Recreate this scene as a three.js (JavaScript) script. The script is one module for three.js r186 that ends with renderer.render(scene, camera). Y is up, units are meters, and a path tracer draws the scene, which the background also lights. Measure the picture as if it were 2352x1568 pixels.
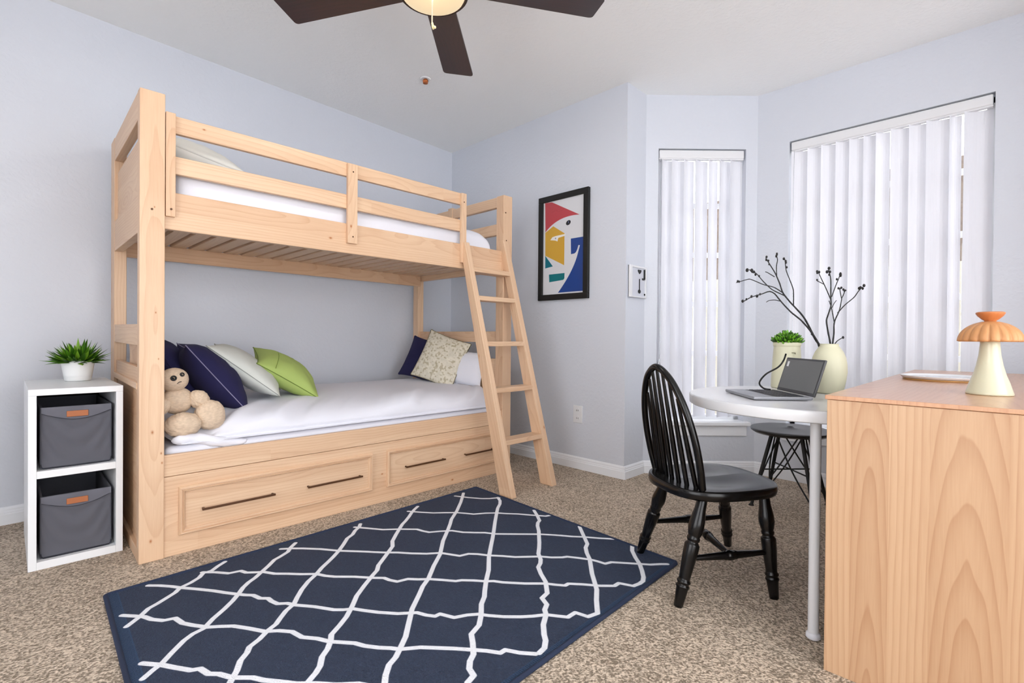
import * as THREE from 'three';
import { RoundedBoxGeometry } from 'three/addons/geometries/RoundedBoxGeometry.js';
import { mergeGeometries, mergeVertices } from 'three/addons/utils/BufferGeometryUtils.js';

// ---------------------------------------------------------------- camera, sky, light, exposure
const R = THREE.MathUtils.degToRad;
const renderer = new THREE.WebGLRenderer({ antialias: true });
renderer.toneMapping = THREE.LinearToneMapping;
renderer.toneMappingExposure = 1.05;
renderer.shadowMap.enabled = true;
const scene = new THREE.Scene();
const camera = new THREE.PerspectiveCamera(68.293, 2352 / 1568, 0.02, 200);
{
  const yaw = R(44.799), pitch = R(-0.44), roll = R(0.492);
  camera.position.set(0, 0.93, 0);
  camera.lookAt(Math.cos(yaw) * Math.cos(pitch), 0.93 + Math.sin(pitch), -Math.sin(yaw) * Math.cos(pitch));
  camera.rotateZ(roll);
}
scene.background = new THREE.Color(1.0, 1.0, 1.02);      // bright overcast sky
scene.backgroundIntensity = 5;
const LAMP = { power: 0.7, colour: new THREE.Color(1.0, 0.96, 0.9) };

// ---------------------------------------------------------------- helpers
let seed = 7;
const rnd = () => { seed = (seed + 0x6d2b79f5) | 0; let t = Math.imul(seed ^ (seed >>> 15), 1 | seed); t = (t + Math.imul(t ^ (t >>> 7), 61 | t)) ^ t; return ((t ^ (t >>> 14)) >>> 0) / 4294967296; };
const rr = (a, b) => a + (b - a) * rnd();
const hash = (x, y, s) => { let h = Math.imul(x | 0, 374761393) ^ Math.imul(y | 0, 668265263) ^ Math.imul(s | 0, 2147483629); h = Math.imul(h ^ (h >>> 13), 1274126177); return ((h ^ (h >>> 16)) >>> 0) / 4294967296; };
const mod = (a, n) => ((a % n) + n) % n;
function vnoise(x, y, s = 0, px = 1e9, py = 1e9) {           // value noise, periodic in px, py
  const ix = Math.floor(x), iy = Math.floor(y), fx = x - ix, fy = y - iy, u = fx * fx * (3 - 2 * fx), v = fy * fy * (3 - 2 * fy);
  const h = (a, b) => hash(mod(a, px), mod(b, py), s);
  return (h(ix, iy) * (1 - u) + h(ix + 1, iy) * u) * (1 - v) + (h(ix, iy + 1) * (1 - u) + h(ix + 1, iy + 1) * u) * v;
}
const fbm = (x, y, s, o = 4) => { let a = 0, k = 0.5; for (let i = 0; i < o; i++) { a += k * vnoise(x, y, s + i); x *= 2.03; y *= 2.03; k *= 0.5; } return a; };
const clamp = THREE.MathUtils.clamp, lerp = THREE.MathUtils.lerp, smooth = THREE.MathUtils.smoothstep;
const V = (x, y, z) => new THREE.Vector3(x, y, z);
const hex = (h) => { const c = new THREE.Color(h); return [c.r, c.g, c.b]; };
const toByte = (l) => Math.round(255 * clamp(l <= 0.0031308 ? l * 12.92 : 1.055 * Math.pow(l, 1 / 2.4) - 0.055, 0, 1));
function dataTex(w, h, fn, srgb = true, sizeX = 1, sizeY = 1) {   // fn(u, v) -> linear rgb or a grey; the tile covers sizeX x sizeY metres
  const d = new Uint8Array(w * h * 4);
  for (let j = 0; j < h; j++) for (let i = 0; i < w; i++) {
    const c = fn((i + 0.5) / w, (j + 0.5) / h), o = (j * w + i) * 4;
    if (typeof c === 'number') d[o] = d[o + 1] = d[o + 2] = Math.round(255 * clamp(c, 0, 1));
    else for (let k = 0; k < 3; k++) d[o + k] = srgb ? toByte(c[k]) : Math.round(255 * clamp(c[k], 0, 1));
    d[o + 3] = 255;
  }
  const t = new THREE.DataTexture(d, w, h, THREE.RGBAFormat);
  t.wrapS = t.wrapT = THREE.RepeatWrapping; t.magFilter = THREE.LinearFilter; t.minFilter = THREE.LinearMipmapLinearFilter; t.generateMipmaps = true;
  if (srgb) t.colorSpace = THREE.SRGBColorSpace;
  t.repeat.set(1 / sizeX, 1 / sizeY); t.needsUpdate = true;
  return t;
}
const used = {};
const numbered = (n) => { used[n] = (used[n] ?? -1) + 1; return used[n] ? n + '_' + String(used[n]).padStart(3, '0') : n; };
function fin(o) { o.castShadow = o.receiveShadow = true; return o; }
function part(name, geo, mat, parent) { const m = fin(new THREE.Mesh(geo, mat)); m.name = name; parent.add(m); return m; }
function tag(o, label, category, group) { o.userData = { ...o.userData, label, category }; if (group) o.userData.group = group; return o; }
function thing(name, label, category, pos = [0, 0, 0], turn = 0, group) {
  const g = new THREE.Group(); g.name = numbered(name); g.position.set(...pos); g.rotation.y = turn; scene.add(g);
  return tag(g, label, category, group);
}
function single(name, geo, mat, label, category, group) { const m = fin(new THREE.Mesh(geo, mat)); m.name = numbered(name); scene.add(m); return tag(m, label, category, group); }
function struct(name, geo, mat) { const m = fin(new THREE.Mesh(geo, mat)); m.name = name; m.userData.kind = 'structure'; scene.add(m); return m; }
const merge = (l) => mergeGeometries(l.map((g) => { const k = g.index ? g.toNonIndexed() : g; for (const n of Object.keys(k.attributes)) if (!['position', 'normal', 'uv'].includes(n)) k.deleteAttribute(n); return k; }));

// uv in metres: u runs along the grain axis, v across; every call starts at another place of the board
function grain(geo, axis = 'x', shift = true) {
  const p = geo.attributes.position, n = geo.attributes.normal, uv = new Float32Array(p.count * 2), ox = shift ? rr(0, 3) : 0, oy = shift ? rr(0, 3) : 0;
  const A = { x: 0, y: 1, z: 2 }[axis];
  for (let i = 0; i < p.count; i++) {
    const P = [p.getX(i), p.getY(i), p.getZ(i)], N = [Math.abs(n.getX(i)), Math.abs(n.getY(i)), Math.abs(n.getZ(i))];
    const f = N.indexOf(Math.max(...N)), rest = [0, 1, 2].filter((k) => k !== f);
    let a, b;
    if (f === A) { a = P[rest[0]] * 0.12; b = P[rest[1]]; } else { a = P[A]; b = P[rest.find((k) => k !== A)]; }
    uv[i * 2] = a + ox; uv[i * 2 + 1] = b + oy;
  }
  geo.setAttribute('uv', new THREE.BufferAttribute(uv, 2));
  return geo;
}
function box(x0, x1, y0, y1, z0, z1, r = 0.003, seg = 2) {
  const w = x1 - x0, h = y1 - y0, d = z1 - z0;
  r = Math.min(r, w * 0.45, h * 0.45, d * 0.45);
  const g = r > 0 ? new RoundedBoxGeometry(w, h, d, seg, r) : new THREE.BoxGeometry(w, h, d);
  g.translate((x0 + x1) / 2, (y0 + y1) / 2, (z0 + z1) / 2);
  return g;
}
const warp = (geo, fn) => { const p = geo.attributes.position, v = V(); for (let i = 0; i < p.count; i++) { v.fromBufferAttribute(p, i); fn(v); p.setXYZ(i, v.x, v.y, v.z); } geo.computeVertexNormals(); return geo; };
function tube(pts, rad, seg = 24, rs = 8, closed = false, tension = 0.5) { return new THREE.TubeGeometry(new THREE.CatmullRomCurve3(pts, closed, 'catmullrom', tension), seg, rad, rs, closed); }
function rod(a, b, r0, r1 = r0, rs = 10) {
  const d = b.clone().sub(a), g = new THREE.CylinderGeometry(r1, r0, d.length(), rs, 1);
  g.applyQuaternion(new THREE.Quaternion().setFromUnitVectors(V(0, 1, 0), d.clone().normalize()));
  g.translate((a.x + b.x) / 2, (a.y + b.y) / 2, (a.z + b.z) / 2);
  return g;
}
function turned(a, b, prof, rs = 20) {                         // a lathed profile [t along a->b, radius] between two points
  const d = b.clone().sub(a), L = d.length();
  const g = new THREE.LatheGeometry(prof.map(([t, r]) => new THREE.Vector2(Math.max(r, 0.0001), t * L)), rs);
  g.applyQuaternion(new THREE.Quaternion().setFromUnitVectors(V(0, 1, 0), d.normalize()));
  g.translate(a.x, a.y, a.z);
  return g;
}
const lathe = (pr, rs = 48) => new THREE.LatheGeometry(pr.map(([r, y]) => new THREE.Vector2(Math.max(r, 0.0001), y)), rs);

// ---------------------------------------------------------------- materials
const std = (o) => new THREE.MeshStandardMaterial(o);
const phys = (o) => new THREE.MeshPhysicalMaterial(o);
// flat-sawn boards: rings of a trunk cut lengthwise; u along the grain, v across, in metres
function woodTex(w, h, sx, sy, boards, light, dark, o) {
  const L = hex(light), D = hex(dark), bs = [];
  let at = 0; const tot = boards.reduce((a, b) => a + b.w, 0);
  for (const b of boards) { bs.push({ a: at / tot, b: (at + b.w) / tot, ...b }); at += b.w; }
  return dataTex(w, h, (uu, vv) => {
    const i = bs.findIndex((q) => vv >= q.a && vv < q.b), q = bs[Math.max(i, 0)];
    const u = uu * sx, v = (vv - q.a) * sy - q.c * (q.b - q.a) * sy;
    const per = Math.max(1, Math.round(sx * 2));
    const wob = (vnoise(u * per / sx, v * 3, o.s + i * 7, per) - 0.5) * o.wob + (vnoise(u * per * 3 / sx, v * 9, o.s + 31 + i, per * 3) - 0.5) * o.wob * 0.35;
    const slope = q.g !== undefined ? q.g * u : Math.sin(uu * Math.PI * 2 * (q.n ?? 1) + (q.ph ?? 0)) * q.k;
    const hh = q.h + slope + wob;
    const r = Math.sqrt(v * v * (q.e ?? 1) + hh * hh) / o.ring + (vnoise(u * 7, v * 60, o.s + 5) - 0.5) * 0.25;
    const f = r - Math.floor(r), line = Math.pow(f, 3) * (1 - smooth(f, 0.93, 1));
    const fib = vnoise(u * 26, v * 900, o.s + 11) * 0.6 + vnoise(u * 9, v * 300, o.s + 12) * 0.4;
    const broad = vnoise(u * 1.5, v * 12, o.s + 3 + i);
    let m = clamp(o.lines * line + o.fibre * (fib - 0.5) + o.broad * (broad - 0.5) + 0.22 + (q.t ?? 0), 0, 1);
    for (const [ku, kv, kr] of o.knots ?? []) { const dd = Math.hypot((u - ku) * 0.6, vv * sy - kv) / kr; if (dd < 3) m = clamp(m + 1.1 * Math.exp(-dd * dd * 2), 0, 1.5); }
    return [0, 1, 2].map((k) => L[k] + (D[k] - L[k]) * m);
  }, true, sx, sy);
}
const bedTex = woodTex(2048, 512, 2.2, 0.6, [{ w: 3, c: 0.5, h: 0.012, k: 0.03, e: 0.5, ph: 1 }, { w: 2.2, c: -0.6, h: 0.05, k: 0.01, t: -0.03 }, { w: 2.6, c: 0.4, h: 0.03, k: 0.035, e: 0.4, ph: 3, t: 0.03 }, { w: 2, c: 1.7, h: 0.06, k: 0.01 }],
  '#e6c7a6', '#bb8660', { s: 3, ring: 0.013, wob: 0.05, lines: 0.28, fibre: 0.2, broad: 0.26, knots: [[0.5, 0.12, 0.006], [1.4, 0.31, 0.007], [1.9, 0.5, 0.005], [0.9, 0.44, 0.005]] });
const postTex = woodTex(2048, 128, 2.0, 0.12, [{ w: 1, c: 0.45, h: 0.02, k: 0.02, e: 0.4, ph: 2 }], '#e6c7a6', '#bb8660', { s: 77, ring: 0.015, wob: 0.05, lines: 0.26, fibre: 0.2, broad: 0.26, knots: [[0.53, 0.045, 0.006], [0.085, 0.04, 0.006], [0.44, 0.075, 0.004], [0.40, 0.078, 0.004], [1.45, 0.05, 0.003], [0.83, 0.065, 0.003], [1.02, 0.055, 0.003]] });
const deskTex = woodTex(1536, 1024, 1.2, 0.68, [{ w: 1.2, c: 2.6, h: 0.09, g: 0.01, t: -0.02 }, { w: 0.8, c: 3, h: 0.06, g: 0.02, t: -0.1 }, { w: 2.4, c: 0.52, h: 0.004, g: 0.1, e: 0.75, t: 0.02 }, { w: 1.4, c: -1.4, h: 0.12, g: 0.01, t: -0.11 }, { w: 1.3, c: 0.5, h: 0.012, g: 0.085, e: 1.3, t: 0.04 }, { w: 1.3, c: 2.2, h: 0.1, g: 0.012, t: -0.11 }, { w: 2.2, c: 0.5, h: 0.01, g: 0.09, e: 0.7, t: 0.05 }],
  '#cfab88', '#9d6a43', { s: 21, ring: 0.0125, wob: 0.024, lines: 0.36, fibre: 0.16, broad: 0.16, knots: [[0.42, 0.3, 0.005], [0.25, 0.27, 0.007], [0.3, 0.06, 0.004]] });
const M = {};
M.bed = std({ map: bedTex, roughness: 0.45, bumpMap: bedTex, bumpScale: 0.0003 });
M.post = std({ map: postTex, roughness: 0.45 });
M.desk = std({ map: deskTex, roughness: 0.42 });
M.deskTop = phys({ map: bedTex, color: '#e6cdbb', roughness: 0.32, clearcoat: 0.35, clearcoatRoughness: 0.22 });
const wallBump = dataTex(512, 512, (u, v) => smooth(vnoise(u * 40, v * 40, 1, 40, 40) * 0.65 + vnoise(u * 90, v * 90, 2, 90, 90) * 0.35, 0.35, 0.75), false, 0.6, 0.6);
M.wall = std({ color: '#d2d6df', roughness: 0.5, bumpMap: wallBump, bumpScale: 0.0004 });
M.ceiling = std({ color: '#f5f6f6', roughness: 0.9, bumpMap: wallBump, bumpScale: 0.0004 });
M.trim = std({ color: '#eceef2', roughness: 0.45 });
const carpetTex = dataTex(1024, 1024, (u, v) => {
  const a = vnoise(u * 170, v * 170, 41, 170, 170), b = vnoise(u * 330, v * 330, 42, 330, 330), c = vnoise(u * 22, v * 22, 43, 22, 22), d = vnoise(u * 5, v * 5, 44, 5, 5);
  const k = clamp(0.5 + (a - 0.5) * 1.15 + (b - 0.5) * 0.9 + (c - 0.5) * 0.16 + (d - 0.5) * 0.12, 0, 1);
  return [0.21 + 0.47 * k, 0.165 + 0.395 * k, 0.12 + 0.32 * k];
}, true, 1.0, 1.0);
M.carpet = std({ map: carpetTex, roughness: 1, bumpMap: carpetTex, bumpScale: 0.006 });
M.white = std({ color: '#e9ebee', roughness: 0.4 });
M.whiteGloss = phys({ color: '#e3e4e7', roughness: 0.25, clearcoat: 0.4, clearcoatRoughness: 0.2 });
M.black = phys({ color: '#070606', roughness: 0.24, specularIntensity: 0.8 });
M.blackMatte = std({ color: '#0d0d0e', roughness: 0.55 });
M.bronze = std({ color: '#553317', roughness: 0.45, metalness: 0.2 });
const weave = dataTex(256, 256, (u, v) => 0.5 + 0.25 * Math.sin(u * Math.PI * 64) * Math.sin(v * Math.PI * 64) + 0.25 * (vnoise(u * 64, v * 64, 9, 64, 64) - 0.5), false, 0.06, 0.06);
const cloth = (c, o = {}) => std({ color: c, roughness: 0.95, bumpMap: weave, bumpScale: 0.0006, ...o });
M.sheet = std({ color: '#e4e5ee', roughness: 0.9 });
M.navy = cloth('#1c1a45');
M.blind = phys({ color: '#f3f4fa', roughness: 0.9, transmission: 0.14, thickness: 0 });
M.glass = phys({ color: '#ffffff', roughness: 0.02, transmission: 1, thickness: 0, ior: 1.5 });
M.chrome = std({ color: '#c9cbd0', roughness: 0.25, metalness: 1 });

// ---------------------------------------------------------------- the room
const HC = 2.617, TH = 0.14, XF = 2.885, XB = 3.672, ZR = -1.811;
function panel(name, p0, p1, holes = [], th = TH) {           // an upright wall along p0 -> p1 (x, z); the room lies on its left hand
  const d = new THREE.Vector2(p1[0] - p0[0], p1[1] - p0[1]), L = d.length(); d.normalize();
  const s = new THREE.Shape(); s.moveTo(0, 0); s.lineTo(L, 0); s.lineTo(L, HC); s.lineTo(0, HC); s.closePath();
  for (const [a, b, y0, y1] of holes) { const h = new THREE.Path(); h.moveTo(a, y0); h.lineTo(a, y1); h.lineTo(b, y1); h.lineTo(b, y0); h.closePath(); s.holes.push(h); }
  const g = new THREE.ExtrudeGeometry(s, { depth: th, bevelEnabled: false });
  // local x -> along, y -> up, z (extrusion) -> outward
  const m = new THREE.Matrix4().makeBasis(V(d.x, 0, d.y), V(0, 1, 0), V(-d.y, 0, d.x));
  g.applyMatrix4(m); g.translate(p0[0], 0, p0[1]);
  return struct(name, g, M.wall);
}
const wl = (x) => -3.47 - 0.066 * x;                            // the left wall is not quite square to the others
const WC = [-1.064, -0.075, 0.36, 2.248], WB = [0.087, 0.694, 0.36, 2.248];
const C1 = [3.125, ZR], C2 = [XB, ZR + (XB - 3.125)], C3 = [XB, 0.124], C4 = [3.125, 0.671];
const X0 = -1.5, Z1 = 1.75;
const WR = [-1.5, 0.4, 0.35, 2.3], WD = [-1.3, 2.3, 0.06, 2.35];   // unseen windows added behind the camera for front light: rear wall (z range) and right wall (x range)
panel('wall_far', [XF, ZR], [XF, wl(XF) - 0.1]);
panel('wall_left', [XF + 0.1, wl(XF + 0.1)], [X0 - 0.1, wl(X0 - 0.1)]);
panel('wall_rear', [X0, wl(X0) - 0.1], [X0, Z1 + 0.1], [[WR[0] - wl(X0) + 0.1, WR[1] - wl(X0) + 0.1, WR[2], WR[3]]]);
panel('wall_right', [X0 - 0.1, Z1], [XF + 0.1, Z1], [[WD[0] - X0 + 0.1, WD[1] - X0 + 0.1, WD[2], WD[3]]]);
panel('wall_front_right', [XF, Z1 + 0.1], [XF, C4[1]]);
panel('wall_return_right', [XF + TH, C4[1]], [C4[0], C4[1]]);
const bayL = 0.7735;
panel('wall_bay_right', C4, C3, [[bayL - WB[1], bayL - WB[0], WB[2], WB[3]]]);
panel('wall_bay_center', C3, C2, [[C3[1] - WC[1], C3[1] - WC[0], WC[2], WC[3]]]);
panel('wall_bay_left', C2, C1, [[bayL - WB[1], bayL - WB[0], WB[2], WB[3]]]);
panel('wall_return_left', C1, [XF + TH, ZR]);
{
  const f = new THREE.BoxGeometry(6, 0.12, 6.2); f.translate(1.2, -0.06, -1.0);
  const uv = f.attributes.uv, p = f.attributes.position; for (let i = 0; i < p.count; i++) uv.setXY(i, p.getX(i), p.getZ(i));
  struct('floor', f, M.carpet);
  const c = new THREE.BoxGeometry(6, 0.14, 6.2); c.translate(1.2, HC + 0.07, -1.0);
  const cu = c.attributes.uv, cp = c.attributes.position; for (let i = 0; i < cp.count; i++) cu.setXY(i, cp.getX(i), cp.getZ(i));
  struct('ceiling', c, M.ceiling);
}
function baseboard(name, p0, p1) {                              // moulded skirting, room on the left hand
  const d = V(p1[0] - p0[0], 0, p1[1] - p0[1]), L = d.length(); d.normalize();
  const s = new THREE.Shape([[0, 0], [0.016, 0], [0.016, 0.05], [0.0125, 0.054], [0.0125, 0.06], [0.009, 0.066], [0.009, 0.074], [0.004, 0.083], [0, 0.085]].map((q) => new THREE.Vector2(...q)));
  const g = new THREE.ExtrudeGeometry(s, { depth: L, bevelEnabled: false });
  g.applyMatrix4(new THREE.Matrix4().makeBasis(V(d.z, 0, -d.x), V(0, 1, 0), d)); g.translate(p0[0], 0, p0[1]);
  return struct(name, g, M.trim);
}
baseboard('baseboard_left', [XF, wl(XF)], [X0, wl(X0)]);
baseboard('baseboard_far', [XF, ZR + 0.012], [XF, wl(XF)]);
baseboard('baseboard_return', C1, [XF - 0.012, ZR]);
baseboard('baseboard_bay_left', C2, C1);
baseboard('baseboard_bay_center', C3, C2);

// windows: frame, sash bars, panes; the opening is a plain plastered reveal
function win(name, p0, dir, w, y0, y1, cols, bars) {            // p0: foot of the opening's left jamb seen from the room, dir along the wall
  const g = new THREE.Group(); g.name = name; g.userData.kind = 'structure'; scene.add(g);
  const n = V(dir.z, 0, -dir.x);                                // outward when the wall runs left to right seen from the room
  const place = (geo) => { geo.applyMatrix4(new THREE.Matrix4().makeBasis(dir, V(0, 1, 0), n.clone().negate())); geo.translate(p0.x, 0, p0.z); return geo; };
  const z = -TH + 0.03, fr = 0.035;
  part('window_frame', place(merge([box(0, fr, y0, y1, z - 0.02, z + 0.03), box(w - fr, w, y0, y1, z - 0.02, z + 0.03), box(0, w, y1 - fr, y1, z - 0.02, z + 0.03), box(0, w, y0, y0 + fr, z - 0.02, z + 0.03)])), M.white, g);
  for (const b of bars) part('glazing_bar', place(box(fr, w - fr, b - 0.018, b + 0.018, z - 0.01, z + 0.012)), M.white, g);
  for (let i = 1; i < cols; i++) part('glazing_bar', place(box(w * i / cols - 0.012, w * i / cols + 0.012, y0, y1, z - 0.009, z + 0.011)), M.white, g);
  for (let i = 0; i < cols; i++) part('pane', place(box(w * i / cols + 0.012, w * (i + 1) / cols - 0.012, y0 + fr, y1 - fr, z - 0.003, z - 0.001, 0)), M.glass, g);
  return { g, place };
}
const D45 = V(1, 0, 1).normalize();
const bars = [0.83, 1.18, 1.53, 1.88];
const jambB = V(C1[0], 0, C1[1]).addScaledVector(D45, WB[0]);
const w1 = win('window_1', jambB, D45, WB[1] - WB[0], WB[2], WB[3], 2, bars);
const w2 = win('window_2', V(XB, 0, WC[0]), V(0, 0, 1), WC[1] - WC[0], WC[2], WC[3], 3, bars);
const D45b = V(-1, 0, 1).normalize();
const jambR = V(C3[0], 0, C3[1]).addScaledVector(D45b, bayL - WB[1]);
const w3 = win('window_3', jambR, D45b, WB[1] - WB[0], WB[2], WB[3], 2, bars);
const w4 = win('added_window_4', V(WD[1], 0, Z1), V(-1, 0, 0), WD[1] - WD[0], WD[2], WD[3], 3, []);  // unseen opening added to bring front light into the room
const w5 = win('added_window_5', V(X0, 0, WR[1]), V(0, 0, -1), WR[1] - WR[0], WR[2], WR[3], 2, [1.3]);  // second added opening behind the camera, for fill daylight
for (const [w, len] of [[w1, WB[1] - WB[0]], [w2, WC[1] - WC[0]], [w3, WB[1] - WB[0]]]) {
  part('window_sill', w.place(box(-0.03, len + 0.035, 0.335, 0.362, -TH + 0.03, 0.045, 0.006)), M.trim, w.g);
  part('sill_apron', w.place(box(-0.02, len + 0.02, 0.262, 0.335, 0, 0.016, 0.003)), M.trim, w.g);
}
// vertical blinds hang inside the openings
function slatGeo(w, y0, y1, bow) {
  const N = 8, geo = [];
  const s = new THREE.Shape(); const a = [], b = [];
  for (let i = 0; i <= N; i++) { const t = i / N, x = (t - 0.5) * w, c = bow * (1 - 4 * (t - 0.5) ** 2); a.push(new THREE.Vector2(x, c)); b.unshift(new THREE.Vector2(x, c + 0.0011)); }
  s.setFromPoints([...a, ...b]);
  const g = new THREE.ExtrudeGeometry(s, { depth: y1 - y0, bevelEnabled: false });
  g.rotateX(-Math.PI / 2); g.translate(0, y0, 0);
  return g;
}
function blind(label, w, len, edges, turn, wand, gaps = {}, over = 1.24) {
  const t = thing('vertical_blind', label, 'blind'); const top = 2.246, y0 = 0.385;
  part('head_rail', w.place(merge([box(0.008, len - 0.008, top - 0.06, top - 0.003, -0.052, -0.008, 0.008), box(0.008, len - 0.008, top - 0.068, top - 0.058, -0.045, -0.015, 0.002)])), M.whiteGloss, t);
  for (let i = 0; i + 1 < edges.length; i++) {
    const a = edges[i], b = edges[i + 1], c = (a + b) / 2, g = gaps[i] ?? 0, wd = (b - a) * (over - g);
    const geo = slatGeo(wd, y0 + rr(0, 0.004), top - 0.0665, 0.016);
    geo.rotateY(turn + rr(-0.03, 0.03) + g * 0.8); geo.translate(c - g * 0.03, 0, -0.03 + rr(-0.002, 0.002));
    part('slat', w.place(geo), M.blind, t);
    part('carrier', w.place(box(c - 0.005, c + 0.005, top - 0.0685, top - 0.064, -0.034, -0.026, 0.002)), M.chrome, t);
  }
  if (wand) part('cord', w.place(merge([tube([V(wand, 2.18, -0.004), V(wand - 0.004, 1.6, -0.003), V(wand + 0.003, 1.0, -0.004), V(wand, 0.78, -0.003)], 0.0015, 20, 5), rod(V(wand, 0.79, -0.003), V(wand - 0.006, 0.72, -0.003), 0.004, 0.006, 8), rod(V(wand, 0.79, -0.003), V(wand + 0.018, 0.70, -0.003), 0.003, 0.005, 8)])), M.chrome, t);
  return t;
}
blind('narrow white vertical blind in the angled bay window, beside the wall plaque', w1, WB[1] - WB[0], [0.012, 0.04, 0.108, 0.187, 0.271, 0.359, 0.438, 0.516, 0.595].map((v) => v), R(26), 0.02, { 3: 0.2, 4: 0.1, 5: 0.2 }, 1.5);
blind('wide white vertical blind across the large bay window, behind the twig vase', w2, WC[1] - WC[0], [0.018, 0.111, 0.188, 0.268, 0.34, 0.412, 0.471, 0.549, 0.633, 0.712, 0.806, 0.873, 0.975], R(26), 0.03, { 6: 0.22, 10: 0.3 });
blind('white vertical blind in the second angled bay window, right of the wide blind', w3, WB[1] - WB[0], [0.012, 0.09, 0.17, 0.25, 0.33, 0.41, 0.5, 0.595], R(24), 0);

// outside: a low brick building with a pale base, and the ground
{
  const brickTex = dataTex(256, 256, (u, v) => { const k = vnoise(u * 30, v * 60, 70, 30, 60) * 0.6 + vnoise(u * 90, v * 120, 71, 90, 120) * 0.4; return [0.06 + 0.06 * k, 0.042 + 0.05 * k, 0.033 + 0.04 * k]; }, true, 2, 2);
  const t = thing('neighbour_building', 'low brown brick building with a pale base, seen in slivers between the blind slats', 'building');
  part('brick_wall', grain(box(8.4, 8.8, 1.93, 3.25, -8, 7, 0.01), 'z', false), std({ map: brickTex, roughness: 0.95 }), t);
  part('pale_base', box(8.36, 8.8, -0.4, 1.93, -8, 7, 0.01), std({ color: '#8b887f', roughness: 0.9 }), t);
  const g = new THREE.BoxGeometry(12, 0.2, 24); g.translate(10, -0.5, -1); 
  struct('ground', g, std({ color: '#b8b4a6', roughness: 1 }));
}

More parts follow.
